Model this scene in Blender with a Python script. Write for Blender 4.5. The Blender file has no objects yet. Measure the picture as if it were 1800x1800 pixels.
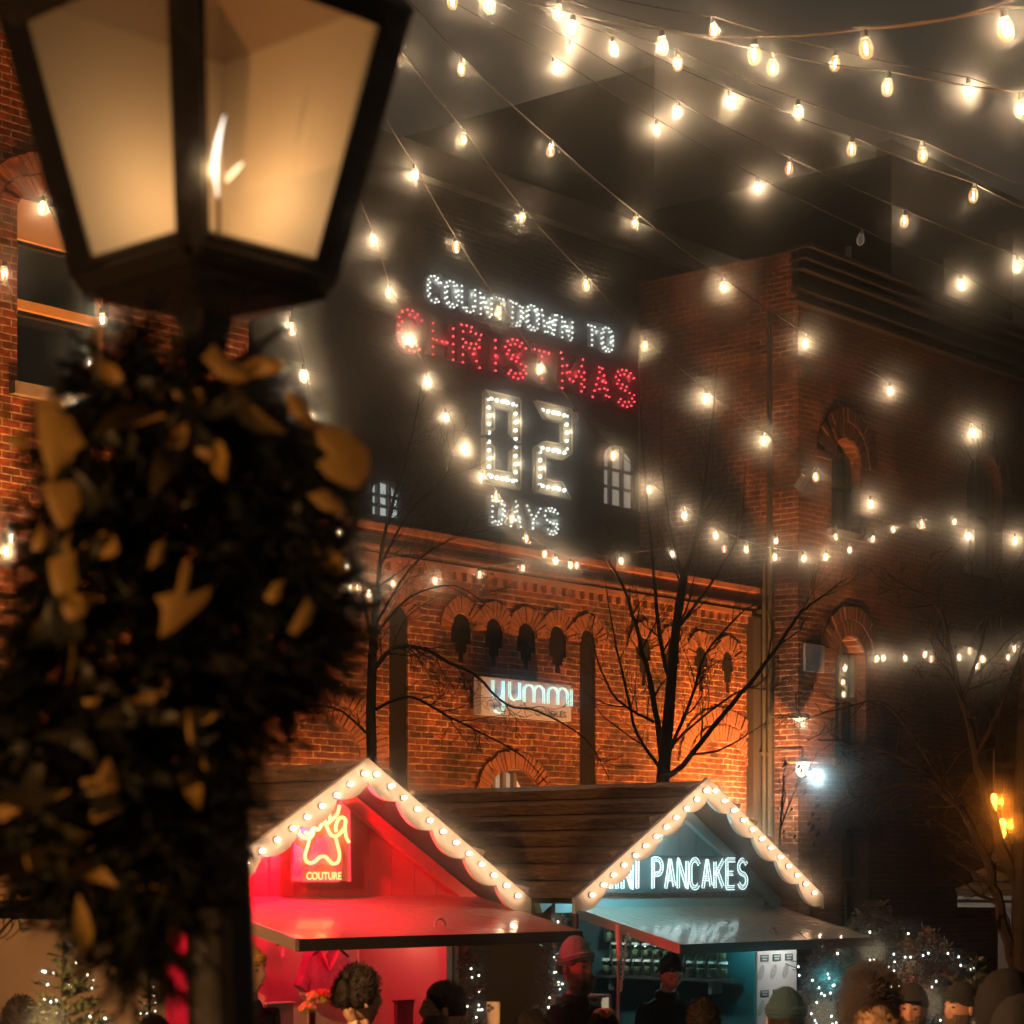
import bpy, math, random
from mathutils import Vector, Matrix, noise
from mathutils.geometry import tessellate_polygon
R = math.radians
random.seed(7)
C = bpy.context.scene.collection
# ------------------------------------------------------------------ camera
ZC = 2.3            # eye height of the photographer, metres
F = 4000.0          # focal length in pixels of the 1800 px frame
HX, HY = 900.0, 1540.0
YAW = math.atan2(.7629, .6466)
CO, SI = .6466, .7629
cam = bpy.data.cameras.new('camera')
co = bpy.data.objects.new('camera', cam); C.objects.link(co)
co.location = (0, 0, ZC); co.rotation_euler = (R(90), 0, -YAW)
cam.sensor_width = 36; cam.lens = 80; cam.shift_y = (HY - 900) / 1800
cam.clip_start = .1; cam.clip_end = 500
cam.dof.use_dof = True; cam.dof.focus_distance = 21; cam.dof.aperture_fstop = 4.2
sc = bpy.context.scene
sc.camera = co
# ------------------------------------------------------------------ sky, exposure
w = bpy.data.worlds.new('World'); sc.world = w; w.use_nodes = True
nt = w.node_tree; nt.nodes.clear()
wo = nt.nodes.new('ShaderNodeOutputWorld')
sky = nt.nodes.new('ShaderNodeTexSky'); sky.sky_type = 'NISHITA'; sky.sun_disc = False
sky.sun_elevation = R(-4); sky.sun_rotation = R(200)
b1 = nt.nodes.new('ShaderNodeBackground'); b1.inputs[1].default_value = .02
b2 = nt.nodes.new('ShaderNodeBackground'); b2.inputs[0].default_value = (1, .80, .58, 1)   # cloud deck lit by the city
b2.inputs[1].default_value = .052
ad = nt.nodes.new('ShaderNodeAddShader')
nt.links.new(sky.outputs[0], b1.inputs[0]); nt.links.new(b1.outputs[0], ad.inputs[0])
nt.links.new(b2.outputs[0], ad.inputs[1]); nt.links.new(ad.outputs[0], wo.inputs[0])
vs = sc.view_settings; vs.view_transform = 'Standard'; vs.look = 'None'; vs.exposure = 0; vs.gamma = 1
cy = sc.cycles
cy.max_bounces = 5; cy.diffuse_bounces = 2; cy.glossy_bounces = 2; cy.transmission_bounces = 3
cy.transparent_max_bounces = 16; cy.volume_bounces = 0; cy.sample_clamp_indirect = 3
cy.use_light_tree = True; cy.use_denoising = True
cy.caustics_reflective = False; cy.caustics_refractive = False
HAZE = .019; HAZE_G = .995
P_BULB = 4

# ------------------------------------------------------------------ layout helpers
def rdir(px, py=HY):
    d = (px - HX) / F
    return Vector((d * CO + SI, -d * SI + CO, (HY - py) / F))
CAMP = Vector((0, 0, ZC))
def atd(px, py, d): return CAMP + rdir(px, py) * d
def onY(px, py, Y):
    r = rdir(px, py); return CAMP + r * (Y / r.y)
def onX(px, py, X):
    r = rdir(px, py); return CAMP + r * (X / r.x)
LOC = {}
def tag(o, label=None, cat=None, group=None, kind=None):
    if label: o['label'] = label
    if cat: o['category'] = cat
    if group: o['group'] = group
    if kind: o['kind'] = kind
    return o
def empty(name, loc, label, cat, group=None, rz=0):
    o = bpy.data.objects.new(name, None); C.objects.link(o)
    o.location = loc; o.rotation_euler = (0, 0, rz); o.empty_display_size = .1
    LOC[o.name] = Vector(loc)
    return tag(o, label, cat, group)
class MB:
    def __init__(s): s.v = []; s.f = []; s.m = []; s.mi = 0
    def add(s, vs, fs):
        n = len(s.v); s.v += [Vector(a) for a in vs]
        for f in fs: s.f.append([i + n for i in f]); s.m.append(s.mi)
        return s
    def box(s, a, b, rot=None, piv=None):
        x0, y0, z0 = a; x1, y1, z1 = b
        vs = [Vector(p) for p in ((x0,y0,z0),(x1,y0,z0),(x1,y1,z0),(x0,y1,z0),(x0,y0,z1),(x1,y0,z1),(x1,y1,z1),(x0,y1,z1))]
        if rot is not None:
            pv = Vector(piv) if piv is not None else (Vector(a) + Vector(b)) / 2
            vs = [pv + rot @ (q - pv) for q in vs]
        return s.add(vs, [(0,3,2,1),(4,5,6,7),(0,1,5,4),(1,2,6,5),(2,3,7,6),(3,0,4,7)])
    def prism(s, poly, e):
        e = Vector(e); n = len(poly); P = [Vector(p) for p in poly]
        tris = tessellate_polygon([P])
        k = len(s.v); s.v += P + [p + e for p in P]
        for t in tris:
            s.f.append([k + i for i in t]); s.m.append(s.mi)
            s.f.append([k + n + i for i in reversed(t)]); s.m.append(s.mi)
        for i in range(n):
            j = (i + 1) % n; s.f.append([k+i, k+j, k+n+j, k+n+i]); s.m.append(s.mi)
        return s
    def tube(s, pts, r, n=6, cap=True):
        pts = [Vector(p) for p in pts]
        if len(pts) < 2: return s
        rr = r if isinstance(r, (list, tuple)) else [r] * len(pts)
        k = len(s.v); prev = None
        for i, p in enumerate(pts):
            t = (pts[min(i+1, len(pts)-1)] - pts[max(i-1, 0)])
            t = t.normalized() if t.length > 1e-9 else Vector((0,0,1))
            if prev is None:
                a = Vector((0,0,1)) if abs(t.z) < .9 else Vector((1,0,0))
                u = t.cross(a).normalized()
            else:
                u = prev - t * prev.dot(t)
                u = u.normalized() if u.length > 1e-6 else t.orthogonal().normalized()
            prev = u; v = t.cross(u)
            for j in range(n):
                a = 2*math.pi*j/n
                s.v.append(p + (u*math.cos(a) + v*math.sin(a)) * rr[i])
        for i in range(len(pts)-1):
            for j in range(n):
                s.f.append([k+i*n+j, k+i*n+(j+1)%n, k+(i+1)*n+(j+1)%n, k+(i+1)*n+j]); s.m.append(s.mi)
        if cap:
            s.f.append([k+j for j in reversed(range(n))]); s.m.append(s.mi)
            e = k+(len(pts)-1)*n; s.f.append([e+j for j in range(n)]); s.m.append(s.mi)
        return s
    def lathe(s, prof, c=(0,0,0), n=12, ax='z'):
        c = Vector(c); k = len(s.v)
        for (r, z) in prof:
            for j in range(n):
                a = 2*math.pi*j/n
                q = Vector((r*math.cos(a), r*math.sin(a), z))
                if ax == 'y': q = Vector((q.x, -q.z, q.y))
                s.v.append(c + q)
        for i in range(len(prof)-1):
            for j in range(n):
                s.f.append([k+i*n+j, k+i*n+(j+1)%n, k+(i+1)*n+(j+1)%n, k+(i+1)*n+j]); s.m.append(s.mi)
        return s
    def ball(s, c, r, n=10, sc=(1,1,1), fn=None):
        c = Vector(c); k = len(s.v); m = max(4, n//2+1)
        for i in range(m+1):
            th = math.pi*i/m
            for j in range(n):
                a = 2*math.pi*j/n
                d = Vector((math.sin(th)*math.cos(a), math.sin(th)*math.sin(a), math.cos(th)))
                rr = r * (fn(d) if fn else 1)
                s.v.append(c + Vector((d.x*sc[0], d.y*sc[1], d.z*sc[2])) * rr)
        for i in range(m):
            for j in range(n):
                s.f.append([k+i*n+j, k+(i+1)*n+j, k+(i+1)*n+(j+1)%n, k+i*n+(j+1)%n]); s.m.append(s.mi)
        return s
    def build(s, name, mats, parent=None, local=False, smooth=False, label=None, kind=None):
        me = bpy.data.meshes.new(name)
        off = Vector((0,0,0))
        if parent is not None and not local: off = LOC[parent.name] if parent.name in LOC else off
        me.from_pydata([tuple(v - off) for v in s.v], [], s.f)
        if not isinstance(mats, (list, tuple)): mats = [mats]
        for m in mats: me.materials.append(m)
        me.polygons.foreach_set('material_index', s.m)
        if smooth: me.polygons.foreach_set('use_smooth', [True]*len(s.f))
        me.update()
        o = bpy.data.objects.new(name, me); C.objects.link(o)
        if parent is not None:
            o.parent = parent; LOC[o.name] = off
        else: LOC[o.name] = Vector((0,0,0))
        tag(o, label, None, None, kind)
        return o
def copy_tree(o, parent=None, loc=None):
    c = o.copy(); C.objects.link(c); c.parent = parent
    LOC[c.name] = LOC.get(o.name, Vector((0,0,0)))
    if loc is not None: c.location = loc
    for ch in list(o.children): copy_tree(ch, c)
    return c
def lamp(name, loc, power, col, radius=.03, parent=None, kind='POINT', spot=None, aim=None, local=False):
    l = bpy.data.lights.new(name, kind); l.energy = power; l.color = col; 
    if kind in ('POINT','SPOT'): l.shadow_soft_size = radius
    if kind == 'SPOT': l.spot_size = R(spot); l.spot_blend = .9
    if kind == 'AREA': l.size = radius
    o = bpy.data.objects.new(name, l); C.objects.link(o)
    loc = Vector(loc)
    if parent is not None:
        o.parent = parent
        o.location = loc if local else loc - LOC[parent.name]
    else: o.location = loc
    if aim is not None:
        o.rotation_euler = (Vector(aim) - loc).to_track_quat('-Z', 'Y').to_euler()
    return o
# ------------------------------------------------------------------ materials
def mat(name, col, rough=.6, metal=0, bump=None, var=None, emit=None, estr=0, spec=.5, coat=0, sample=False):
    """bump = (scale, strength); var = (scale, second colour, detail)"""
    m = bpy.data.materials.new(name); m.use_nodes = True
    n = m.node_tree; b = n.nodes['Principled BSDF']
    b.inputs['Base Color'].default_value = (*col, 1); b.inputs['Roughness'].default_value = rough
    b.inputs['Metallic'].default_value = metal; b.inputs['Specular IOR Level'].default_value = spec
    b.inputs['Coat Weight'].default_value = coat
    tc = n.nodes.new('ShaderNodeTexCoord')
    if var:
        t = n.nodes.new('ShaderNodeTexNoise'); t.inputs['Scale'].default_value = var[0]; t.inputs['Detail'].default_value = 5
        rp = n.nodes.new('ShaderNodeValToRGB'); rp.color_ramp.elements[0].position = .35; rp.color_ramp.elements[1].position = .65
        rp.color_ramp.elements[0].color = (*col, 1); rp.color_ramp.elements[1].color = (*var[1], 1)
        n.links.new(tc.outputs['Object'], t.inputs['Vector']); n.links.new(t.outputs['Fac'], rp.inputs[0]); n.links.new(rp.outputs[0], b.inputs['Base Color'])
    if bump:
        t = n.nodes.new('ShaderNodeTexNoise'); t.inputs['Scale'].default_value = bump[0]; t.inputs['Detail'].default_value = 6
        bp = n.nodes.new('ShaderNodeBump'); bp.inputs['Strength'].default_value = bump[1]; bp.inputs['Distance'].default_value = .02
        n.links.new(tc.outputs['Object'], t.inputs['Vector']); n.links.new(t.outputs['Fac'], bp.inputs['Height']); n.links.new(bp.outputs[0], b.inputs['Normal'])
    if emit:
        b.inputs['Emission Color'].default_value = (*emit, 1); b.inputs['Emission Strength'].default_value = estr
        m.cycles.emission_sampling = 'AUTO' if sample else 'NONE'
    return m
def brick_mat(name, c1, c2, mortar, seed=0, rough=.75):
    m = bpy.data.materials.new(name); m.use_nodes = True
    n = m.node_tree; b = n.nodes['Principled BSDF']; L = n.links.new
    g = n.nodes.new('ShaderNodeNewGeometry'); sx = n.nodes.new('ShaderNodeSeparateXYZ'); L(g.outputs['Position'], sx.inputs[0])
    a = n.nodes.new('ShaderNodeMath'); a.operation = 'ADD'; L(sx.outputs[0], a.inputs[0]); L(sx.outputs[1], a.inputs[1])
    cb = n.nodes.new('ShaderNodeCombineXYZ'); L(a.outputs[0], cb.inputs[0]); L(sx.outputs[2], cb.inputs[1])
    # slightly wandering courses
    nz = n.nodes.new('ShaderNodeTexNoise'); nz.inputs['Scale'].default_value = 2.3; nz.inputs['Detail'].default_value = 3; L(cb.outputs[0], nz.inputs['Vector'])
    sb = n.nodes.new('ShaderNodeVectorMath'); sb.operation = 'SUBTRACT'; sb.inputs[1].default_value = (.5,.5,.5); L(nz.outputs['Color'], sb.inputs[0])
    scn = n.nodes.new('ShaderNodeVectorMath'); scn.operation = 'SCALE'; scn.inputs['Scale'].default_value = .035; L(sb.outputs[0], scn.inputs[0])
    ad = n.nodes.new('ShaderNodeVectorMath'); ad.operation = 'ADD'; L(cb.outputs[0], ad.inputs[0]); L(scn.outputs[0], ad.inputs[1])
    br = n.nodes.new('ShaderNodeTexBrick'); L(ad.outputs[0], br.inputs['Vector'])
    br.inputs['Scale'].default_value = 1; br.inputs['Brick Width'].default_value = .225; br.inputs['Row Height'].default_value = .077
    br.inputs['Mortar Size'].default_value = .0085; br.inputs['Mortar Smooth'].default_value = .3; br.inputs['Bias'].default_value = -.1
    br.inputs['Color1'].default_value = (*c1, 1); br.inputs['Color2'].default_value = (*c2, 1); br.inputs['Mortar'].default_value = (*mortar, 1)
    # stains: darken/lighten in patches of their own shape
    st = n.nodes.new('ShaderNodeTexNoise'); st.inputs['Scale'].default_value = 1.3; st.inputs['Detail'].default_value = 8; st.inputs['Roughness'].default_value = .7; L(cb.outputs[0], st.inputs['Vector'])
    rp = n.nodes.new('ShaderNodeValToRGB'); rp.color_ramp.elements[0].position = .35; rp.color_ramp.elements[1].position = .7
    rp.color_ramp.elements[0].color = (.16,.15,.15,1); rp.color_ramp.elements[1].color = (1.3,1.22,1.15,1); L(st.outputs['Fac'], rp.inputs[0])
    s2 = n.nodes.new('ShaderNodeTexNoise'); s2.inputs['Scale'].default_value = 14; s2.inputs['Detail'].default_value = 4; L(cb.outputs[0], s2.inputs['Vector'])
    r2 = n.nodes.new('ShaderNodeValToRGB'); r2.color_ramp.elements[0].position = .3; r2.color_ramp.elements[1].position = .7
    r2.color_ramp.elements[0].color = (.35,.35,.35,1); r2.color_ramp.elements[1].color = (1.2,1.2,1.2,1); L(s2.outputs['Fac'], r2.inputs[0])
    mx = n.nodes.new('ShaderNodeMix'); mx.data_type = 'RGBA'; mx.blend_type = 'MULTIPLY'; mx.inputs[0].default_value = 1
    L(br.outputs['Color'], mx.inputs[6]); L(rp.outputs[0], mx.inputs[7])
    m2 = n.nodes.new('ShaderNodeMix'); m2.data_type = 'RGBA'; m2.blend_type = 'MULTIPLY'; m2.inputs[0].default_value = 1
    L(mx.outputs[2], m2.inputs[6]); L(r2.outputs[0], m2.inputs[7]); L(m2.outputs[2], b.inputs['Base Color'])
    b.inputs['Roughness'].default_value = rough; b.inputs['Specular IOR Level'].default_value = .35
    inv = n.nodes.new('ShaderNodeMath'); inv.operation = 'SUBTRACT'; inv.inputs[0].default_value = 1; L(br.outputs['Fac'], inv.inputs[1])
    ms = n.nodes.new('ShaderNodeMath'); ms.operation = 'MULTIPLY_ADD'; ms.inputs[1].default_value = .5; L(s2.outputs['Fac'], ms.inputs[0]); L(inv.outputs[0], ms.inputs[2])
    bp = n.nodes.new('ShaderNodeBump'); bp.inputs['Strength'].default_value = .8; bp.inputs['Distance'].default_value = .02; L(ms.outputs[0], bp.inputs['Height']); L(bp.outputs[0], b.inputs['Normal'])
    return m
M = {}
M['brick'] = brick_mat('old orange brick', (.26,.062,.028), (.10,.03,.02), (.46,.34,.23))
M['brick_dark'] = brick_mat('near black brick', (.045,.026,.021), (.028,.018,.016), (.085,.065,.055))  # near black brick and mortar tones over the whole wall
M['brick_red'] = brick_mat('dark red brick', (.36,.13,.08), (.14,.055,.04), (.62,.48,.39))
M['voussoir'] = mat('arch brick', (.24,.08,.04), .8, bump=(20,.6), var=(9,(.12,.05,.03)))
M['stone'] = mat('weathered stone', (.20,.17,.14), .85, bump=(9,.5), var=(4,(.1,.085,.07)))
M['black'] = mat('soot black', (.012,.012,.014), .9)
M['darkroom'] = mat('dark interior', (.01,.011,.014), .9)
M['window_dark'] = mat('dark window glass', (.012,.016,.022), .08, spec=.6)
M['frame'] = mat('old window timber', (.10,.08,.06), .6, bump=(15,.3))
M['frame_orange'] = mat('ochre painted timber', (.42,.24,.10), .6, bump=(12,.3))
M['lead'] = mat('gutter metal', (.10,.095,.085), .45, metal=.6, bump=(5,.3))
M['concrete'] = mat('concrete in lit tone', (.42,.37,.31), .8, var=(.4,(.33,.29,.25)))  # lighter copy for tower fronts, lamplight put into the colour
M['towershade'] = mat('concrete in shaded tone', (.02,.018,.017), .7)  # darker copy for tower sides, shade put into the colour
M['plaza'] = mat('wet stone paving', (.07,.065,.06), .35, bump=(6,.4), var=(2,(.04,.038,.036)))
M['win_cold'] = mat('lit window cold', (.5,.55,.55), .5, emit=(.62,.72,.70), estr=.75)
M['win_warm'] = mat('lit window warm', (.5,.45,.4), .5, emit=(.62,.54,.42), estr=.5)
M['cable'] = mat('cable', (.10,.075,.055), .4)
M['socket'] = mat('socket', (.04,.035,.03), .5)
M['white'] = mat('white painted board', (.78,.74,.68), .5, bump=(30,.1), var=(5,(.7,.65,.58)))
M['redlit_wall'] = mat('gable boards with red light in colour', (.80,.09,.14), .45, bump=(12,.15))  # red stall light is also put into the board colour
M['tealwall'] = mat('grey green boards of gable', (.30,.47,.49), .5, bump=(12,.15))
M['tan'] = mat('tan painted plywood', (.27,.20,.14), .6, bump=(20,.15), var=(1.5,(.22,.16,.11)))
M['tealdark'] = mat('teal painted wall', (.05,.11,.12), .6, bump=(20,.15))
M['pinkwall'] = mat('pale plaster', (.55,.47,.44), .6, bump=(20,.1))
M['wet'] = mat('wet painted hatch', (.48,.41,.36), .12, bump=(14,.25), coat=.5)
M['wood_edge'] = mat('painted timber edge', (.42,.30,.24), .4, bump=(14,.2))
M['darkwood'] = mat('dark timber', (.035,.03,.028), .5, bump=(14,.3))
M['iron'] = mat('black cast iron', (.045,.036,.028), .42, metal=.3, bump=(25,.25))
M['bark'] = mat('wet dark bark', (.014,.010,.008), .75, bump=(40,.6), spec=.15)
M['needle'] = mat('dark evergreen needles', (.022,.032,.016), .6, var=(6,(.03,.026,.014)))
M['fir'] = mat('fir needles', (.055,.085,.040), .5, var=(8,(.08,.09,.04)))
M['leaf_gold'] = mat('golden magnolia leaf', (.60,.34,.06), .5, var=(9,(.38,.2,.04)))
M['ribbon'] = mat('burlap ribbon', (.60,.42,.20), .8, bump=(60,.3))
M['shrub'] = mat('shrub leaves', (.06,.05,.03), .5, var=(7,(.09,.06,.035)))
M['led'] = mat('small led bulb', (1,.9,.7), .4, emit=(1,.88,.68), estr=9)
M['led_cool'] = mat('pale led bulb', (.9,1,.95), .4, emit=(.8,1,.92), estr=5)
M['led_gold'] = mat('amber led bulb', (1,.7,.3), .4, emit=(1,.32,.04), estr=6)
M['brass'] = mat('brass', (.35,.22,.08), .35, metal=.8)
M['steel'] = mat('galvanised steel', (.35,.34,.32), .4, metal=.7)
M['pale_plastic'] = mat('pale plastic', (.62,.55,.48), .5)
M['sign_pale'] = mat('pale sign board', (.36,.37,.50), .6)
M['sign_text'] = mat('dark sign lettering', (.03,.03,.035), .5)
M['paper'] = mat('white menu board', (.75,.75,.73), .5)
M['tagteal'] = mat('dark label', (.02,.07,.075), .5)
M['glassjar'] = mat('glass jar', (.45,.52,.48), .15, spec=.8)
M['jarfill'] = mat('sweets', (.40,.38,.22), .5, var=(60,(.18,.2,.12)))
M['jarlid'] = mat('jar lid', (.55,.55,.5), .35)
def shingle():
    m = mat('wet brown roof boards', (.17,.115,.07), .24, spec=.6)
    n = m.node_tree; b = n.nodes['Principled BSDF']; L = n.links.new
    tc = n.nodes.new('ShaderNodeTexCoord'); mp = n.nodes.new('ShaderNodeMapping'); mp.inputs['Scale'].default_value = (3,1.2,6)
    L(tc.outputs['Object'], mp.inputs[0])
    t = n.nodes.new('ShaderNodeTexNoise'); t.inputs['Scale'].default_value = 5; t.inputs['Detail'].default_value = 9; t.inputs['Roughness'].default_value = .65; t.inputs['Distortion'].default_value = 1.2
    L(mp.outputs[0], t.inputs['Vector'])
    bp = n.nodes.new('ShaderNodeBump'); bp.inputs['Strength'].default_value = 1; bp.inputs['Distance'].default_value = .06; L(t.outputs['Fac'], bp.inputs['Height']); L(bp.outputs[0], b.inputs['Normal'])
    rp = n.nodes.new('ShaderNodeValToRGB'); rp.color_ramp.elements[0].position = .3; rp.color_ramp.elements[1].position = .7
    rp.color_ramp.elements[0].color = (.12,.06,.03,1); rp.color_ramp.elements[1].color = (.58,.35,.18,1)
    L(t.outputs['Fac'], rp.inputs[0]); L(rp.outputs[0], b.inputs['Base Color'])
    return m
M['roof'] = shingle()
def glassy(name, tint, gloss=.12, em=None, es=0):
    m = bpy.data.materials.new(name); m.use_nodes = True; n = m.node_tree; n.nodes.clear(); L = n.links.new
    o = n.nodes.new('ShaderNodeOutputMaterial'); tr = n.nodes.new('ShaderNodeBsdfTransparent'); tr.inputs[0].default_value = (*tint, 1)
    gl = n.nodes.new('ShaderNodeBsdfGlossy'); gl.inputs['Roughness'].default_value = .03
    lw = n.nodes.new('ShaderNodeLayerWeight'); lw.inputs[0].default_value = .35
    mx = n.nodes.new('ShaderNodeMixShader'); mm = n.nodes.new('ShaderNodeMath'); mm.operation = 'MULTIPLY'; mm.inputs[1].default_value = gloss / .35
    L(lw.outputs['Facing'], mm.inputs[0]); L(mm.outputs[0], mx.inputs[0]); L(tr.outputs[0], mx.inputs[1])
    L(gl.outputs[0], mx.inputs[2])
    if em:
        e = n.nodes.new('ShaderNodeEmission'); e.inputs[0].default_value = (*em, 1)
        l2 = n.nodes.new('ShaderNodeLayerWeight'); l2.inputs[0].default_value = .5
        ms = n.nodes.new('ShaderNodeMath'); ms.operation = 'MULTIPLY_ADD'; ms.inputs[1].default_value = es; ms.inputs[2].default_value = es * .25
        L(l2.outputs['Facing'], ms.inputs[0]); L(ms.outputs[0], e.inputs[1])
        a = n.nodes.new('ShaderNodeAddShader'); L(mx.outputs[0], a.inputs[0]); L(e.outputs[0], a.inputs[1]); L(a.outputs[0], o.inputs[0])
        m.cycles.emission_sampling = 'NONE'
    else: L(mx.outputs[0], o.inputs[0])
    return m
M['bulbglass'] = glassy('amber bulb glass', (1,.86,.68), .15, (1,.42,.10), .75)
M['bulbdead'] = glassy('clear bulb glass with faint glow', (.9,.82,.7), .5, (.9,.7,.5), .12)  # unlit bulb, its sheen painted as a faint emission
M['filament'] = mat('glowing filament', (1,.9,.7), .5, emit=(.72,.93,1), estr=8)
M['filament_dead'] = mat('unlit filament', (.5,.35,.2), .5)
M['pane'] = glassy('clear lantern glass', (1,.98,.94), .12)
M['jarglass'] = glassy('clear glass', (.75,.85,.82), .7)

# ------------------------------------------------------------------ ground
g = MB(); g.add([(-60,-40,0),(140,-40,0),(140,120,0),(-60,120,0)], [(0,1,2,3)])
tag(g.build('ground', M['plaza']), kind='structure')

# ------------------------------------------------------------------ walls with real openings (plane Y = const, facing -Y)
def arch_poly(x0, x1, z0, z1, rise=None, n=8):
    """rectangle with an arched head; z1 = top of the crown"""
    r = (x1-x0)/2; rise = r if rise is None else rise; cx = (x0+x1)/2
    pts = [(x0,z0),(x1,z0)]
    for i in range(n+1):
        a = math.pi*i/n
        pts.append((cx + r*math.cos(a), z1-rise + rise*math.sin(a)))
    return pts
def wall_face(mb, Y, outer, holes, inner_mi=None):
    polys = [[Vector((x,0,z)) for x,z in outer]] + [[Vector((x,0,z)) for x,z in h['poly']] for h in holes]
    flat = [p for q in polys for p in q]
    tr = tessellate_polygon(polys)
    mb.add([(p.x, Y, p.z) for p in flat], tr)
    for h in holes:
        p = h['poly']; d = h['depth']; n = len(p)
        mb.add([(x,Y,z) for x,z in p] + [(x,Y+d,z) for x,z in p], [(i,(i+1)%n,n+(i+1)%n,n+i) for i in range(n)])
        if h.get('back', True):
            old = mb.mi; mb.mi = h.get('mi', 1)
            bp = [Vector((x,Y+d,z)) for x,z in p]
            mb.add(bp, tessellate_polygon([bp])); mb.mi = old
def arch_ring(mb, cx, cz, r, Y, n, t=.22, dep=.02, a0=0, a1=math.pi, ry=None):
    ry = r if ry is None else ry
    for i in range(n):
        b0 = a0 + (a1-a0)*(i+.08)/n; b1 = a0 + (a1-a0)*(i+.92)/n
        tt = t*random.uniform(.93,1.04); dd = dep*random.uniform(.6,1.3)
        q = [Vector((cx+(r)*math.cos(b0), Y, cz+ry*math.sin(b0))), Vector((cx+(r+tt)*math.cos(b0), Y, cz+(ry+tt)*math.sin(b0))),
             Vector((cx+(r+tt)*math.cos(b1), Y, cz+(ry+tt)*math.sin(b1))), Vector((cx+r*math.cos(b1), Y, cz+ry*math.sin(b1)))]
        mb.prism(q, (0,-dd,0))
W = 18.2
# ---- long low brick hall (lit orange from below)
X0 = onY(437, 1000, W).x; X1 = onY(1345, 1000, W).x
ZT = ZC + 4.0
hall = empty('brick_hall', (X0, W, 0), 'low orange brick hall with arched niches and dentil band lit from below behind the stalls', 'building')
holes = []; rings = MB(); RG = []
def pxrect(xa, xb, yt, yb, Y):
    a = onY(xa, yt, Y); b = onY(xb, yt, Y); zb = onY((xa+xb)/2, yb, Y).z
    return a.x, b.x, zb, onY((xa+xb)/2, yt, Y).z
for (xa, xb, yt, yb, tail) in ((793,829,1078,1130,1164),(853,884,1087,1138,1170),(909,941,1095,1147,1175),(965,995,1100,1155,1183),
                               (1119,1144,1120,1160,1205),(1170,1194,1128,1166,1212),(1221,1243,1136,1172,1215),(1269,1289,1145,1180,1218)):
    x0,x1,z0,z1 = pxrect(xa,xb,yt,yb,W); zt = onY((xa+xb)/2, tail, W).z
    w_ = x1-x0; zm = (z0+zt)/2
    p = [(x0+.36*w_, zt),(x1-.36*w_, zt),(x1-.36*w_, zm),(x1-.2*w_, zm),(x1-.2*w_, z0),(x1, z0)]
    up = arch_poly(x0,x1,z0,z1,w_*.5)[2:]
    p = p + up + [(x0, z0),(x0+.2*w_, z0),(x0+.2*w_, zm),(x0+.36*w_, zm)]
    # remove duplicates
    q = []
    for a in p:
        if not q or (abs(a[0]-q[-1][0]) + abs(a[1]-q[-1][1])) > 1e-4: q.append(a)
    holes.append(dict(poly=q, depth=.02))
    RG.append(((x0+x1)/2, z1-w_*.5, w_*.5+.01, W, 13, .2, .03))
for (xa, xb, yt) in ((684,717,1065),(1019,1047,1108)):
    x0,x1,z0,z1 = pxrect(xa,xb,yt,1400,W)
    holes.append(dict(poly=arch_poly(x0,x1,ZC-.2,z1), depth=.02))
    RG.append(((x0+x1)/2, z1-(x1-x0)/2, (x1-x0)/2+.01, W, 15, .2, .03))
# arched shop window low down, and a bricked arch
x0,x1,z0,z1 = pxrect(855,948,1352,1500,W)
shopw = (x0, x1, z1)
holes.append(dict(poly=arch_poly(x0,x1,ZC-1.2,z1,(x1-x0)*.38), depth=.25, mi=2))
arch_ring(rings, (x0+x1)/2, z1-(x1-x0)*.38, (x1-x0)/2+.01, W, 40, .22, .04, ry=(x1-x0)*.38+.01)
for (xa, xb, yt) in ((478,632,1262),(1225,1310,1300)):
    x0,x1,z0,z1 = pxrect(xa,xb,yt,1500,W)
    arch_ring(rings, (x0+x1)/2, z1-(x1-x0)*.3, (x1-x0)/2, W, 30, .2, .02, ry=(x1-x0)*.3)
    arch_ring(rings, (x0+x1)/2, z1-(x1-x0)*.3, (x1-x0)/2+.24, W, 34, .2, .03, ry=(x1-x0)*.3+.24)
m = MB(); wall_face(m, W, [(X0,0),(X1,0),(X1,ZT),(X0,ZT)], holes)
m.mi = 0; m.add([(X0,W,ZT),(X1,W,ZT),(X1,W+2.4,ZT),(X0,W+2.4,ZT)], [(0,1,2,3)])
m.build('wall', [M['brick'], mat('black recess back', (.010,.008,.008), .95, spec=.1), M['win_warm']], hall)  # flat black backs just behind the niche and slit openings
for a_ in RG:
    q_ = MB(); arch_ring(q_, *a_); q_.build('arch', M['voussoir'], hall)
rings.build('window_arch', M['voussoir'], hall)
d = MB()
d.box((X0+.003,W-.07,ZT-.26),(X1-.003,W+.02,ZT-.18)); 
d.build('band', M['brick'], hall)
d = MB(); k = X0+.1; zz = ZC+3.55
while k < X1-.1:
    d.box((k,W-.06,zz),(k+.085,W+.02,zz+.10)); k += .19
d.box((X0+.003,W-.085,zz+.1),(X1-.003,W+.02,zz+.17))
d.build('dentil_course', M['voussoir'], hall)
d = MB(); d.box((X0,W-.09,ZT),(X1,W+.3,ZT+.07)); d.build('coping', M['voussoir'], hall)
# shop window muntins
d = MB(); xa, xb, zt = shopw
for t in (.3,.5,.7): d.box((xa+(xb-xa)*t-.03, W+.14, ZC-1.2),(xa+(xb-xa)*t+.03, W+.2, zt))
d.build('window_bars', M['frame'], hall)
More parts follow.
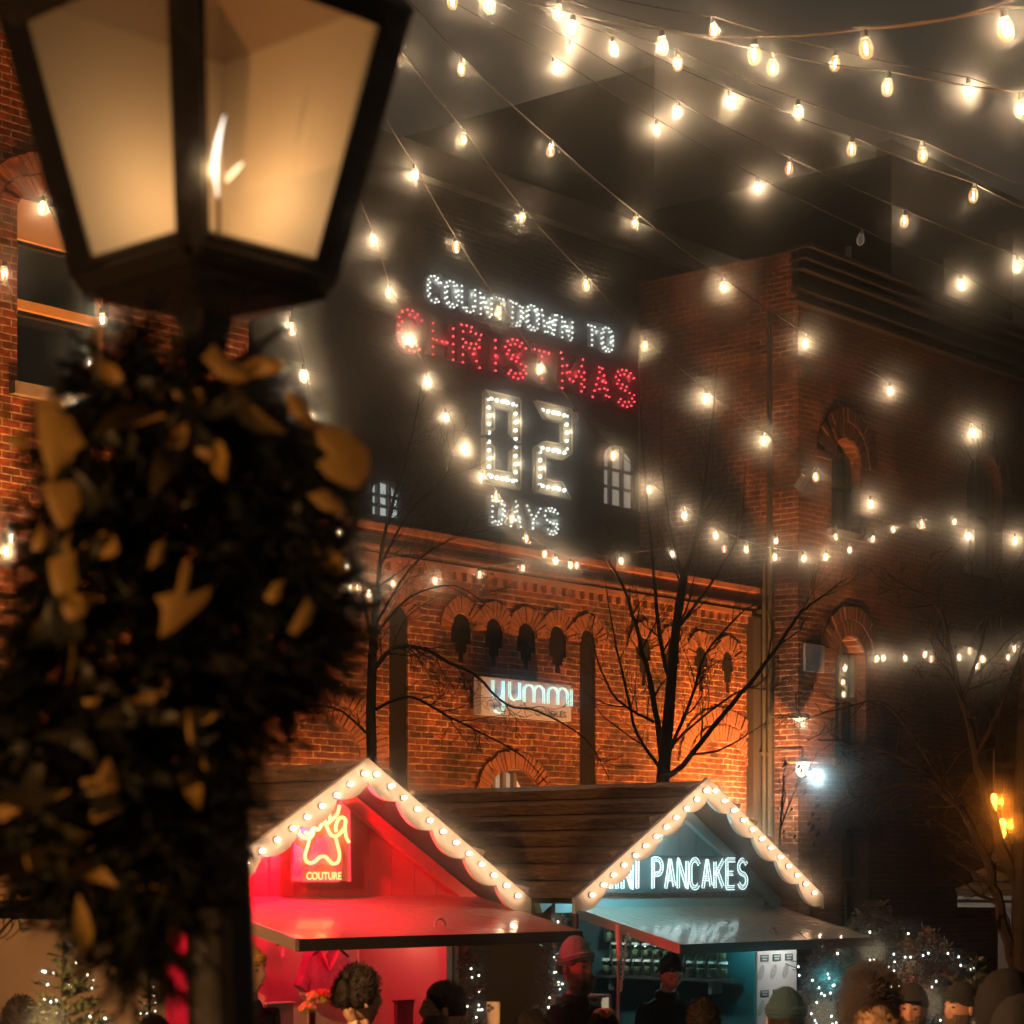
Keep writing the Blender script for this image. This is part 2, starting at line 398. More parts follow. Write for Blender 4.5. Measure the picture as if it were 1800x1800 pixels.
# ---- tall back wall with the countdown sign
YB = W + 2.4
XB0, XB1 = 12.0, onY(1345, 600, YB).x + .6
back = empty('back_block', (XB0, YB, 0), 'tall dark brick block rising behind the low hall, countdown sign on its face', 'building')
holes = []
wins = []
for (xa, xb, yt, yb, mi) in ((655,716,846,909,2),(1062,1126,784,892,3)):
    x0,x1,z0,z1 = pxrect(xa,xb,yt,yb,YB)
    holes.append(dict(poly=arch_poly(x0,x1,z0,z1,(x1-x0)*.22), depth=.18, mi=mi)); wins.append((x0,x1,z0,z1))
ZB = ZC + 9.6
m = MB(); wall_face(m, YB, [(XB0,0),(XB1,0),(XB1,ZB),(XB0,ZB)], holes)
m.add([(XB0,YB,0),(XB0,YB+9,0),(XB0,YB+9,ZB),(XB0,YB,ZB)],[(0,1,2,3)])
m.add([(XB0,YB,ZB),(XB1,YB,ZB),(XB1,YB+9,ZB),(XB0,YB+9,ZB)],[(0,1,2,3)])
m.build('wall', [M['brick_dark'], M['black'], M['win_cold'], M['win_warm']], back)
for (x0,x1,z0,z1) in wins:
    f = MB()
    for t in (0.02,.34,.66,.98): f.box((x0+(x1-x0)*t-.022, YB+.1, z0),(x0+(x1-x0)*t+.022, YB+.16, z1-(.0 if .1<t<.9 else .15)))
    for t in (.02,.33,.62): f.box((x0, YB+.11, z0+(z1-z0)*t-.02),(x1, YB+.15, z0+(z1-z0)*t+.02))
    f.build('window_frame', M['frame'], back)
c_ = MB(); c_.box((XB0,YB-.2,ZB-.3),(XB1,YB+.02,ZB+.1)); c_.build('cornice', M['lead'], back)
# ---- right building, stands 0.4 m forward
YR = W - .42
XR0 = onY(1403, 1300, YR).x; XR1 = 62
ZR = ZC + 8.9
rb = empty('brick_warehouse', (XR0, YR, 0), 'dark red brick warehouse on the right with arched windows and a stepped metal cornice', 'building')
holes = []; glass = []; DARKARCH = mat('dark arch brick', (.16,.07,.05), .8, bump=(20,.6), var=(9,(.08,.04,.03)))
for (xa, xb, yt, yb, rise, ring) in ((1468,1522,1118,1335,.5,1),(1480,1527,1452,1640,.3,1),(1700,1762,796,1002,.5,1),(1722,1776,1130,1340,.5,1),
                               (1462,1512,770,935,.5,1),(1548,1600,640,700,.4,0)):
    if not ring: continue
    x0,x1,z0,z1 = pxrect(xa,xb,yt,yb,YR)
    ri = (x1-x0)*rise
    holes.append(dict(poly=arch_poly(x0,x1,z0,z1,ri), depth=.25, mi=1)); glass.append((x0,x1,z0,z1))
    rings = MB()
    arch_ring(rings, (x0+x1)/2, z1-ri, (x1-x0)/2+.01, YR, 18, .21, .02, ry=ri+.01)
    arch_ring(rings, (x0+x1)/2, z1-ri, (x1-x0)/2+.24, YR, 22, .2, .035, ry=ri+.24)
    rings.build('arch', DARKARCH, rb)
m = MB(); wall_face(m, YR, [(XR0,0),(XR1,0),(XR1,ZR),(XR0,ZR)], holes)
m.add([(XR0,YR,0),(XR0,YB,0),(XR0,YB,ZR),(XR0,YR,ZR)],[(0,1,2,3)])
m.add([(XR0,YR,ZR),(XR1,YR,ZR),(XR1,YR+14,ZR),(XR0,YR+14,ZR)],[(0,1,2,3)])
m.build('wall', [M['brick_red'], M['window_dark']], rb)
for (x0,x1,z0,z1) in glass:
    f = MB(); f.box((x0, YR+.16, z0),(x0+.05, YR+.22, z1-.2)); f.box((x1-.05, YR+.16, z0),(x1, YR+.22, z1-.2))
    f.box(((x0+x1)/2-.025, YR+.17, z0),((x0+x1)/2+.025, YR+.21, z1))
    f.box((x0, YR+.15, z0+(z1-z0)*.5-.03),(x1, YR+.22, z0+(z1-z0)*.5+.03))
    f.build('window_frame', M['frame'], rb)
    s_ = MB(); s_.box((x0-.1, YR-.07, z0-.1),(x1+.1, YR+.15, z0)); s_.build('sill', M['stone'], rb)
c_ = MB()
for (dz, dy, h) in ((-.06,.34,.05),(-.22,.28,.035),(-.36,.24,.03),(-.62,.17,.05),(-.78,.12,.04)):
    c_.box((XR0-.2, YR-dy, ZR+dz),(XR1, YR+.02, ZR+dz+h))
c_.mi = 1; c_.box((XR0-.15, YR-.1, ZR-.58),(XR1, YR+.01, ZR-.01))
c_.build('cornice', [M['lead'], M['darkwood']], rb)
vp = MB(); p = onY(1491, 480, YR+.6); vp.tube([(p.x, YR+.6, ZR-.1),(p.x, YR+.6, ZR+.62)], .05, 10)
vp.build('vent_pipe', M['pale_plastic'], rb)
# corner downpipe between the two buildings
xp = onY(1352, 1200, W-.1).x
dp = MB(); dp.box((onY(1312,1200,W).x, W-.12, 0),(onY(1349,1200,W).x, W+.01, ZT-.35)); 
o = dp.build('timber_duct', M['darkwood']); tag(o, 'dark boxed duct running up the corner between orange hall and warehouse', 'duct')
for i, px in enumerate((1357, 1367)):
    a = onY(px, 1300, W-.3)
    dp = MB(); dp.tube([(a.x, W-.16, 0),(a.x, W-.16, ZC+(8 if i else 4.4))], .04 if i else .03, 8)
    for z in (2,4,6): dp.box((a.x-.06, W-.16, z),(a.x+.06, W+.0, z+.05))
    o = dp.build('downpipe', M['lead']); tag(o, ('taller' if i else 'thinner')+' metal downpipe in the corner beside the pale lit brick', 'pipe')
# ---- left building
XL1 = onY(437, 560, W).x; XL0 = -2
lb = empty('brick_house', (XL1, W, 0), 'tall orange lit brick building at the left behind the lantern, with a dark arched window', 'building')
x0,x1,z0,z1 = pxrect(28,192,352,690,W); zspring = onY(28, 395, W).z
x0 = onY(30,500,W).x; x1 = onY(192,500,W).x
holes = [dict(poly=arch_poly(x0,x1,z0,z1,(x1-x0)*.14), depth=.22, mi=1)]
x2 = x0-3.1; x3 = x1-3.1
holes.append(dict(poly=arch_poly(x2,x3,z0,z1,(x1-x0)*.14), depth=.22, mi=1))
m = MB(); wall_face(m, W-.003, [(XL0,0),(XL1,0),(XL1,22),(XL0,22)], holes)
m.add([(XL1,W-.003,0),(XL1,YB+6,0),(XL1,YB+6,22),(XL1,W-.003,22)],[(0,3,2,1)])
m.build('wall', [M['brick'], M['window_dark']], lb)
rg = MB()
for (a,b) in ((x0,x1),(x2,x3)):
    r = (b-a)*.5; rise=(b-a)*.14
    for q,(tt) in enumerate((0,.22)):
        arch_ring(rg, (a+b)/2, z1-rise, r+tt, W, 30, .2, .03+.01*q, ry=rise+tt+.01)
rg.build('arch', M['voussoir'], lb)
f = MB(); f.box((x0, W+.1, z1-(x1-x0)*.14-.3),(x1, W+.16, z1-.06)); f.box((x0, W+.08, z0+(z1-z0)*.40),(x1, W+.15, z0+(z1-z0)*.40+.09))
f.box((x0,W+.1,z0),(x0+.06,W+.16,z1-.3)); f.box((x1-.06,W+.1,z0),(x1,W+.16,z1-.3))
f.build('window_frame', M['frame_orange'], lb)
f = MB(); f.box((x0-.1, W-.1, z0-.12),(x1+.1, W+.1, z0)); f.build('sill', M['stone'], lb)
# ---- towers behind
def tower(x, y, x2, y2, z, label):
    o = empty('concrete_tower', (x, y, 0), label, 'building')
    m = MB(); m.mi = 0
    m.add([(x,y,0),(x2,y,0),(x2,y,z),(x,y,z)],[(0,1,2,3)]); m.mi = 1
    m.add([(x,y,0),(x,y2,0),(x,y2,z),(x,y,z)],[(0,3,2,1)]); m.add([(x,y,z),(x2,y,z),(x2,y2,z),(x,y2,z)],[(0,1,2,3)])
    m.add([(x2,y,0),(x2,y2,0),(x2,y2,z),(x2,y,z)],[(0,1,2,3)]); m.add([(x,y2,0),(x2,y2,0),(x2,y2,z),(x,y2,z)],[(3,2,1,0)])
    m.build('wall', [M['concrete'], M['towershade']], o)
    p = MB(); p.box((x+.004,y-.004,z-.001),(x2,y+.3,z+.25)); p.build('parapet', M['concrete'], o)
tower(33.8, 25.2, 60, 40, ZC+15.0, 'tallest tower behind the roofs, dark side wall and paler front')
tower(33.2, 19.8, 58, 25.0, ZC+12.1, 'middle stepped tower block just above the warehouse roof, brownish front')
tower(34.6, 18.3, 56, 19.6, ZC+10.6, 'low rooftop block at the right edge above the metal cornice')
# ------------------------------------------------------------------ stroke lettering
def arc(cx, cy_, rx, ry, a0, a1, n=8):
    return [(cx+rx*math.cos(R(a0+(a1-a0)*i/n)), cy_+ry*math.sin(R(a0+(a1-a0)*i/n))) for i in range(n+1)]
GL = {
 'C': [arc(.5,.72,.5,.28,20,180)+arc(.5,.28,.5,.28,180,340)],
 'O': [arc(.5,.72,.5,.28,0,180)+arc(.5,.28,.5,.28,180,360)+[(1,.72)]],
 'U': [[(0,1)]+arc(.5,.28,.5,.28,180,360)+[(1,1)]],
 'N': [[(0,0),(0,1),(1,0),(1,1)]],
 'T': [[(0,1),(1,1)],[(.5,1),(.5,0)]],
 'D': [[(0,0),(0,1),(.45,1)]+arc(.45,.7,.55,.3,90,0,5)+arc(.45,.3,.55,.3,0,-90,5)+[(0,0)]],
 'W': [[(0,1),(.25,0),(.5,.8),(.75,0),(1,1)]],
 'H': [[(0,0),(0,1)],[(1,0),(1,1)],[(0,.5),(1,.5)]],
 'R': [[(0,0),(0,1),(.55,1)]+arc(.55,.76,.45,.24,90,-90,6)+[(0,.52)],[(.5,.52),(1,0)]],
 'P': [[(0,0),(0,1),(.55,1)]+arc(.55,.74,.45,.26,90,-90,6)+[(0,.48)]],
 'I': [[(.5,0),(.5,1)]],
 'S': [arc(.5,.75,.5,.25,20,270,9)+arc(.5,.25,.5,.25,90,-160,9)],
 'M': [[(0,0),(0,1),(.5,.3),(1,1),(1,0)]],
 'A': [[(0,0),(.5,1),(1,0)],[(.2,.33),(.8,.33)]],
 'Y': [[(0,1),(.5,.5),(1,1)],[(.5,.5),(.5,0)]],
 'K': [[(0,0),(0,1)],[(1,1),(0,.42)],[(.3,.6),(1,0)]],
 'E': [[(1,1),(0,1),(0,0),(1,0)],[(0,.52),(.85,.52)]],
}
WID = {'I': .35, 'M': 1.25, 'W': 1.3, ' ': .7, 'T': .95}
def resample(p, step):
    out = [p[0]]; acc = 0
    for a, b in zip(p, p[1:]):
        L_ = math.dist(a, b)
        if L_ < 1e-9: continue
        t = step - acc
        while t <= L_:
            out.append((a[0]+(b[0]-a[0])*t/L_, a[1]+(b[1]-a[1])*t/L_)); t += step
        acc = L_ - (t - step)
    return out
def layout(text, x0, x1, gap=.35, wscale=1):
    tot = sum(WID.get(c, 1) for c in text) + gap*(len(text)-1)
    u = (x1-x0)/tot; x = x0; out = []
    for c in text:
        w_ = WID.get(c, 1)*u
        if c != ' ': out.append((c, x, w_))
        x += w_ + gap*u
    return out
def offs(p, d):
    out = []
    for i in range(len(p)):
        a = p[max(i-1,0)]; b = p[min(i+1,len(p)-1)]; t = (b[0]-a[0], b[1]-a[1]); l = math.hypot(*t) or 1
        out.append((p[i][0]-t[1]/l*d, p[i][1]+t[0]/l*d))
    return out
def marquee(root, text, x0, x1, z0, z1, Y, chan, bulbm, sp, r, half, double=True, gap=.5, glow=None):
    for (c, lx, lw) in layout(text, x0, x1, gap):
        ch = MB(); bb = MB(); hgt = z1-z0; seen = []
        for st in GL[c]:
            p = [(lx + a*lw, z0 + b*hgt) for a, b in st]
            pp = resample(p, .03)+[p[-1]]
            for i in range(len(pp)-1):
                a, b = pp[i], pp[i+1]; t = (b[0]-a[0], b[1]-a[1]); l = math.hypot(*t)
                if l < 1e-4: continue
                n_ = (-t[1]/l*half, t[0]/l*half)
                ch.prism([(a[0]-n_[0],Y,a[1]-n_[1]),(b[0]-n_[0],Y,b[1]-n_[1]),(b[0]+n_[0],Y,b[1]+n_[1]),(a[0]+n_[0],Y,a[1]+n_[1])],(0,.05+.001*random.random(),0))
            for s_ in ((-.55,.55) if double else (0,)):
                q = offs(pp, half*s_) if s_ else p
                for a in resample(q, sp):
                    if any(math.dist(a, o_) < sp*.62 for o_ in seen): continue
                    seen.append(a); bb.ball((a[0], Y-.02, a[1]), r, 6, (1.3,1,1))
        l_ = ch.build('letter', chan, root); bb.build('bulbs', bulbm, l_)
        if glow: lamp('sign_glow', (lx+lw*.5, Y-.08, z0+(z1-z0)*random.uniform(.2,.8)), glow[0], glow[1], .02, root)
M['chan_white'] = mat('white letter channel', (.20,.21,.20), .5)
M['chan_red'] = mat('dark red letter channel', (.10,.01,.015), .5)
M['dot_white'] = mat('white sign bulb', (1,1,.9), .4, emit=(.92,1,.92), estr=3.2)
M['dot_red'] = mat('red sign bulb', (1,.1,.1), .4, emit=(1,.06,.08), estr=5)
M['dot_warm'] = mat('warm sign bulb', (1,1,.9), .4, emit=(.92,1,.92), estr=4)
M['chan_gold'] = mat('golden digit channel', (.55,.42,.22), .45)
YS = YB - .12
def px_to(xa, ya, xb, yb, Y):
    a = onY(xa, ya, Y); b = onY(xb, yb, Y); return a, b
sg = empty('countdown_sign', onY(920, 900, YB), 'countdown to christmas sign in bulb letters, with big digits 02, on the dark wall', 'sign')
a, b = px_to(752,490,1074,577,YS); c0, c1 = px_to(752,530,1074,615,YS)
marquee(sg, 'COUNTDOWN TO', a.x, b.x, (c0.z+c1.z)/2, (a.z+b.z)/2, YS, M['chan_white'], M['dot_white'], .075, .0115, .040, glow=(.32,(.9,1,.88)))
a, b = px_to(702,552,1112,652,YS); c0, c1 = px_to(702,612,1112,712,YS)
marquee(sg, 'CHRISTMAS', a.x, b.x, (c0.z+c1.z)/2, (a.z+b.z)/2, YS, M['chan_red'], M['dot_red'], .105, .0135, .058, glow=(.4,(1,.05,.07)))
a, b = px_to(862,870,978,903,YS); c0, c1 = px_to(862,915,978,942,YS)
marquee(sg, 'DAYS', a.x, b.x, (c0.z+c1.z)/2, (a.z+b.z)/2, YS, M['chan_white'], M['dot_white'], .075, .0115, .040, glow=(.32,(.9,1,.88)))
def seven(x0, x1, z0, z1, segs):
    t = (x1-x0)*.27; zm = (z0+z1)/2; e = .02
    P = {'a': [(x0+e,z1),(x1-e,z1),(x1-t,z1-t),(x0+t,z1-t)], 'd': [(x0+t,z0+t),(x1-t,z0+t),(x1-e,z0),(x0+e,z0)],
         'f': [(x0,z1-e),(x0+t,z1-t-e),(x0+t,zm+t*.6),(x0,zm+e)], 'e': [(x0,zm-e),(x0+t,zm-t*.6),(x0+t,z0+t+e),(x0,z0+e)],
         'b': [(x1,z1-e),(x1,zm+e),(x1-t,zm+t*.6),(x1-t,z1-t-e)], 'c': [(x1,zm-e),(x1,z0+e),(x1-t,z0+t+e),(x1-t,zm-t*.6)],
         'g': [(x0+e,zm),(x0+t,zm+t*.5),(x1-t,zm+t*.5),(x1-e,zm),(x1-t,zm-t*.5),(x0+t,zm-t*.5)]}
    for s_ in segs:
        poly = P[s_]
        ch = MB(); ch.prism([(x,YS,z) for x,z in poly], (0,.03,0))
        n = len(poly)
        for i in range(n):
            p, q = poly[i], poly[(i+1)%n]
            ch.tube([(p[0],YS-.035,p[1]),(q[0],YS-.035,q[1])], .016, 4)
        o = ch.build('digit_segment', M['chan_gold'], sg)
        cx = sum(p[0] for p in poly)/n; cz = sum(p[1] for p in poly)/n
        bb = MB(); hor = s_ in 'adg'; L_ = (x1-x0-2*t)*.42 if hor else (z1-z0)/2*.36
        if hor: L_ = (x1-x0)*.30
        for k in range(5):
            u = -1 + k*.5
            p = (cx+u*L_, YS-.03, cz) if hor else (cx, YS-.03, cz+u*L_)
            bb.ball(p, .026, 8)
            if k == 2: lamp('sign_glow', (p[0], p[1]-.06, p[2]), .75, (1,.88,.66), .025, sg)
        bb.build('bulbs', M['dot_warm'], o)
a = onY(848,686,YS); b = onY(912,700,YS); c = onY(880,855,YS)
seven(a.x, b.x, c.z, (a.z+b.z)/2, 'abcdef')
a = onY(938,705,YS); b = onY(1002,719,YS); c = onY(970,872,YS)
seven(a.x, b.x, c.z, (a.z+b.z)/2, 'abged')
fr = MB()
for px in (1124,): 
    a = onY(px,650,YS); c = onY(px,900,YS); fr.tube([(a.x,YS,a.z+.3),(a.x,YS,c.z)], .015, 5)
fr.build('frame', M['steel'], sg)

# ------------------------------------------------------------------ text helper
def text_mesh(body, size, x0, x1, z0, z1, Y, mt, parent, name='lettering', ext=.006, shear=0, bold=0):
    cu = bpy.data.curves.new('t', 'FONT'); cu.body = body; cu.size = 1; cu.extrude = 0; cu.offset = bold
    ob = bpy.data.objects.new('t', cu); C.objects.link(ob)
    dg = bpy.context.evaluated_depsgraph_get(); me = bpy.data.meshes.new_from_object(ob.evaluated_get(dg))
    xs = [v.co.x for v in me.vertices]; ys = [v.co.y for v in me.vertices]
    ax, bx, ay, by = min(xs), max(xs), min(ys), max(ys)
    mb = MB()
    vs_ = [(x0+(v.co.x-ax)/(bx-ax)*(x1-x0), Y, z0+(v.co.y-ay)/(by-ay)*(z1-z0)) for v in me.vertices]
    mb.add(vs_, [list(p.vertices) for p in me.polygons])
    bpy.data.objects.remove(ob); bpy.data.meshes.remove(me)
    return mb.build(name, mt, parent)
# ------------------------------------------------------------------ "yummi candles" sign
YY = W - .35
a = onY(846,1190,YY); b = onY(1004,1204,YY); c = onY(925,1262,YY)
ys = empty('shop_sign', (a.x, YY, c.z), 'pale rectangular sign with glowing cyan yummi lettering and dark candles below, on orange brick', 'sign')
zt_ = (a.z+b.z)/2
m = MB(); m.box((a.x,YY,c.z),(b.x,YY+.12,zt_)); m.build('board', M['sign_pale'], ys)
m = MB()
for x in (a.x+.2, b.x-.25): m.box((x,YY+.12,c.z+.1),(x+.05,W,zt_-.1))
m.build('bracket', M['darkwood'], ys)
M['neon_cyan'] = mat('cyan neon tube', (.4,.9,.9), .4, emit=(.36,.86,.90), estr=1.1, sample=True)
wd = b.x-a.x; hh = zt_-c.z
def yp(u, v): return (a.x+u*wd, YY-.05, c.z+v*hh)
strokes = [
 [(.09,.92),(.09,.62)]+arc(.145,.60,.055,.16,180,360,6)+[(.20,.92)],[(.20,.92),(.20,.25)]+arc(.15,.2,.05,.13,0,-150,6),
 [(.27,.92),(.27,.62)]+arc(.325,.60,.055,.16,180,360,6)+[(.38,.92)],[(.38,.92),(.38,.45)],
 [(.43,.42),(.43,.75)]+arc(.485,.72,.055,.17,180,0,6)+[(.54,.42)], arc(.595,.72,.055,.17,180,0,6)+[(.65,.42)],
 [(.70,.42),(.70,.75)]+arc(.755,.72,.055,.17,180,0,6)+[(.81,.42)], arc(.865,.72,.055,.17,180,0,6)+[(.92,.42)],
 [(.965,.42),(.965,.88)]]
for st in strokes:
    m = MB()
    for d_ in (-.010,.010):
        m.tube([yp(u, v) for u, v in offs(st, d_)], .0085, 6)
    m.build('neon_tube', M['neon_cyan'], ys)
text_mesh('CANDLES', 1, a.x+wd*.58, a.x+wd*.94, c.z+hh*.09, c.z+hh*.25, YY-.006, M['sign_text'], ys)
for u_ in (.15,.38,.6,.85): lamp('neon_glow', (a.x+u_*wd, YY-.10, c.z+hh*.62), .16, (.35,.6,1), .008, ys)
# ------------------------------------------------------------------ market stalls
M['bulb_hot'] = mat('hot round bulb', (1,.95,.8), .4, emit=(1,.93,.80), estr=10)
gable_bulb_me = None
def gable_board(mb, cx, Y, zapex, hw, ztip, side, n=5):
    """scalloped barge board from the apex to the eave; side = -1 left, +1 right"""
    top = Vector((cx, Y, zapex)); tip = Vector((cx+side*hw, Y, ztip))
    d = (tip-top); L_ = d.length; t = d/L_
    nrm = Vector((-t.z*side, 0, t.x*side));
    if nrm.z > 0: nrm = -nrm
    pts = [top]
    pts.append(tip); pts.append(tip + Vector((0,0,-.11)))
    K = 60; inner = []
    for i in range(K+1):
        s = 1 - i/K
        ph = s*n
        wv = .095 + .07*abs(math.sin(math.pi*ph))**.75
        q = top + t*(L_*s) + nrm*wv
        if side*(q.x-cx) < 0.0: q.x = cx
        if side*(q.x-tip.x) > 0: continue
        inner.append(q)
    # bottom end rounding
    pts += inner
    last = inner[-1]
    pts.append(Vector((cx, Y, last.z))) if abs(last.x-cx) > 1e-4 else None
    q = []
    for p in pts:
        if not q or (p-q[-1]).length > 1e-4: q.append(p)
    mb.prism(q, (0,.028,0))
    return t, nrm, L_
def roof_side(name, cx, Yf, Yb, zapex, hw, ztip, side, parent, rows=7):
    m = MB(); top = Vector((cx, 0, zapex)); tip = Vector((cx+side*hw, 0, ztip)); d = tip-top
    up = Vector((side*-d.z, 0, side*d.x)).normalized()
    if up.z < 0: up = -up
    for i in range(rows):
        a = top + d*(i/rows); b = top + d*((i+.90)/rows)
        jj = random.uniform(-.004,.006)
        p0 = a + up*.005; p1 = b + up*(.085+jj); p2 = b + up*(.0+jj*.5); p3 = a - up*.005
        NS = 14
        ys_ = [Yf + (Yb-Yf)*k/NS for k in range(NS+1)]
        ring = []
        for y in ys_:
            wob = noise.noise(Vector((y*1.7, i*3.1+cx, side)))*.012
            ring.append([Vector((p0.x,y,p0.z)), Vector((p1.x,y,p1.z+wob)), Vector((p2.x,y,p2.z)), Vector((p3.x,y,p3.z))])
        vs = [v for r_ in ring for v in r_]; fs = []
        for k in range(NS):
            for j in range(4): fs.append((k*4+j, k*4+(j+1)%4, (k+1)*4+(j+1)%4, (k+1)*4+j))
        fs += [(0,1,2,3), (NS*4+3,NS*4+2,NS*4+1,NS*4)]
        m.add(vs, fs)
    uo = m.build(name, M['roof'], parent)
    u_ = MB(); a, b = top-up*.012, tip-up*.012
    u_.prism([(a.x,Yf+.005,a.z),(b.x,Yf+.005,b.z),(b.x-up.x*.02,Yf+.005,b.z-up.z*.02),(a.x-up.x*.02,Yf+.005,a.z-up.z*.02)],(0,Yb-Yf-.01,0))
    u_.build('sheathing', M['darkwood'], uo)  # roof underlayer, dark in the gaps to draw the rows' shadow lines
    return uo
def stall(cx, label, Yf=10.18, Yw=10.62, depth=2.45, hw=1.64, bw=1.37, zapex=ZC+.73, ztip=ZC-.17, wallm='tan', gablem='redlit_wall', bulbs=12, front=True, aw=None, interior='darkroom'):
    Yb = Yw+depth
    k = empty('market_stall', (cx, Yw, 0), label, 'market stall', 'gabled market stalls')
    zr = zapex; slope = (zapex-ztip)/hw; zw = ztip+.06
    roof_side('roof', cx, Yf+.03, Yb+.25, zapex, hw, ztip, -1, k); roof_side('roof', cx, Yf+.03, Yb+.25, zapex, hw, ztip, 1, k)
    # outer walls
    m = MB(); zc_ = 1.02
    m.box((cx-bw, Yw, .05),(cx-bw+.04, Yb, zw)); m.box((cx+bw-.04, Yw, .05),(cx+bw, Yb, zw)); m.box((cx-bw+.04, Yb-.04, .05),(cx+bw-.04, Yb, zw))
    m.prism([(cx-bw+.04,Yb-.04,zw),(cx+bw-.04,Yb-.04,zw),(cx,Yb-.04,zw+slope*(bw-.04))],(0,.04,0))
    m.build('wall', M[wallm], k)
    m = MB(); m.box((cx-bw+.04, Yw+.04, .02),(cx+bw-.04, Yb-.04, .06)); m.build('floor_board', M['darkwood'], k)
    # front counter wall
    m = MB(); m.box((cx-bw+.04, Yw-.02, .05),(cx+bw-.04, Yw+.02, zc_)); m.build('counter_front', M[wallm], k)
    m = MB(); m.box((cx-bw+.04, Yw-.18, zc_),(cx+bw-.04, Yw+.3, zc_+.04)); m.build('counter_top', M['darkwood'], k)
    # gable boards
    zg = ztip+.0
    m = MB(); nb = 12
    for i in range(nb):
        xa = cx-bw+ (2*bw)*i/nb+.004; xb = cx-bw+(2*bw)*(i+1)/nb-.004
        za = zapex-abs(xa-cx)*slope-.03; zb = zapex-abs(xb-cx)*slope-.03
        if xa < cx < xb: m.prism([(xa,Yw,zg-.02),(xb,Yw,zg-.02),(xb,Yw,zb),(cx,Yw,zapex-.03),(xa,Yw,za)],(0,.03,0))
        else: m.prism([(xa,Yw+random.uniform(0,.003),zg-.02),(xb,Yw,zg-.02),(xb,Yw,max(zb,zg)),(xa,Yw,max(za,zg))],(0,.03,0))
    m.build('gable_wall', M[gablem], k)
    m = MB(); m.box((cx-bw,Yw-.035,zg-.10),(cx+bw,Yw+.03,zg-.005)); m.build('lintel', M[gablem], k)
    # rafters seen under the overhang
    m = MB()
    for s in (-1,1):
        a = Vector((cx, 0, zapex-.05)); b = Vector((cx+s*hw*.97, 0, ztip-.02)); u = (b-a).normalized(); q = Vector((-u.z*s, 0, u.x*s)); q = q if q.z < 0 else -q
        m.prism([(a.x, Yw-.06, a.z), (b.x, Yw-.06, b.z), (b.x+q.x*.09, Yw-.06, b.z+q.z*.09), (a.x+q.x*.09, Yw-.06, a.z+q.z*.09)], (0,.05,0))
    m.build('rafter', M[gablem], k)
    if not front: return k
    # barge boards and bulbs
    for s in (-1,1):
        m = MB(); t, nr, L_ = gable_board(m, cx, Yf, zapex+.03, hw, ztip+.01, s)
        bo = m.build('barge_board', M['white'], k)
        for i in range(bulbs):
            q = Vector((cx, Yf, zapex+.03)) + t*(.10+(L_-.26)*i/(bulbs-1)) + nr*.062
            q.x += random.uniform(-.006,.006)
            bb = MB(); bb.ball(q+Vector((0,-.022,0)), .0135, 8, (1,1.7,1)); o = bb.build('bulb', M['bulb_hot'], k)
            so = MB(); so.tube([q+Vector((0,.002,0)), q+Vector((0,-.012,0))], .021, 8); so.build('socket', M['brass'], o)
            lamp('bulb_light', q+Vector((0,-.05,.0)), .36, (1,.52,.23), .009, k)
    if aw:
        xa, xb, ya, yb_, zf, zb_ = aw   # x extents, front y, back y, z front, z back
        m = MB(); n_ = 16; n2 = 4
        th = .045
        for (xx0, xx1) in ((xa, xb),):
            vs = []; fs = []
            for i in range(n_+1):
                for j in range(n2+1):
                    u = i/n_; v = j/n2
                    x = xx0+(xx1-xx0)*u; y = ya+(yb_-ya)*v; z = zf+(zb_-zf)*v + .006*math.sin(u*9+v*2)*(1-v)*0
                    vs.append((x,y,z))
            W_ = n2+1
            for i in range(n_):
                for j in range(n2): fs.append((i*W_+j,(i+1)*W_+j,(i+1)*W_+j+1,i*W_+j+1))
            m.add(vs, fs)
        ho = m.build('hatch', M['wet'], k)
        m = MB(); 
        m.add([(xa,ya,zf-.006),(xb,ya,zf-.006),(xb,yb_,zb_-.006),(xa,yb_,zb_-.006),(xa,ya,zf-.03),(xb,ya,zf-.03),(xb,yb_,zb_-.03),(xa,yb_,zb_-.03)],[(0,3,2,1),(4,5,6,7),(0,1,5,4),(1,2,6,5),(2,3,7,6),(3,0,4,7)])
        m.build('underside', M['darkwood'], ho)
        m = MB(); m.add([(xa-.03,ya-.02,zf+.004),(xa,ya-.02,zf+.004),(xa,yb_,zb_+.004),(xa-.03,yb_,zb_+.004),(xa-.03,ya-.02,zf-.07),(xa,ya-.02,zf-.07),(xa,yb_,zb_-.07),(xa-.03,yb_,zb_-.07)],[(0,1,2,3),(7,6,5,4),(4,5,1,0),(5,6,2,1),(6,7,3,2),(7,4,0,3)])
        m.build('edge_board', M['wood_edge'], ho)
        m = MB(); m.box((xa, ya-.025, zf-.075),(xb, ya+.0, zf-.002)); m.build('front_edge', M['darkwood'], ho)
        m = MB(); hx = xa+(xb-xa)*.52; m.tube([(hx-.05,ya+.12,zf+.045)]+[(hx+.05*math.cos(R(a)),ya+.12,zf+.05+.05*math.sin(R(a))) for a in range(180,-1,-30)]+[(hx+.05,ya+.12,zf+.045)], .008, 5)
        m.build('handle', M['steel'], ho)
    return k
A = stall(10.58, 'red lit stall with the neon paw sign and wet hatch awning, beside the lamp post', aw=(9.42,12.1,9.65,10.66,ZC-.37,ZC-.12), wallm='tan', gablem='redlit_wall', bulbs=12)
B = stall(14.35, 'grey green stall signed mini pancakes, with jars on its shelf and white menu', aw=(13.25,15.87,9.65,10.66,ZC-.49,ZC-.22), wallm='tan', gablem='tealwall', bulbs=12)
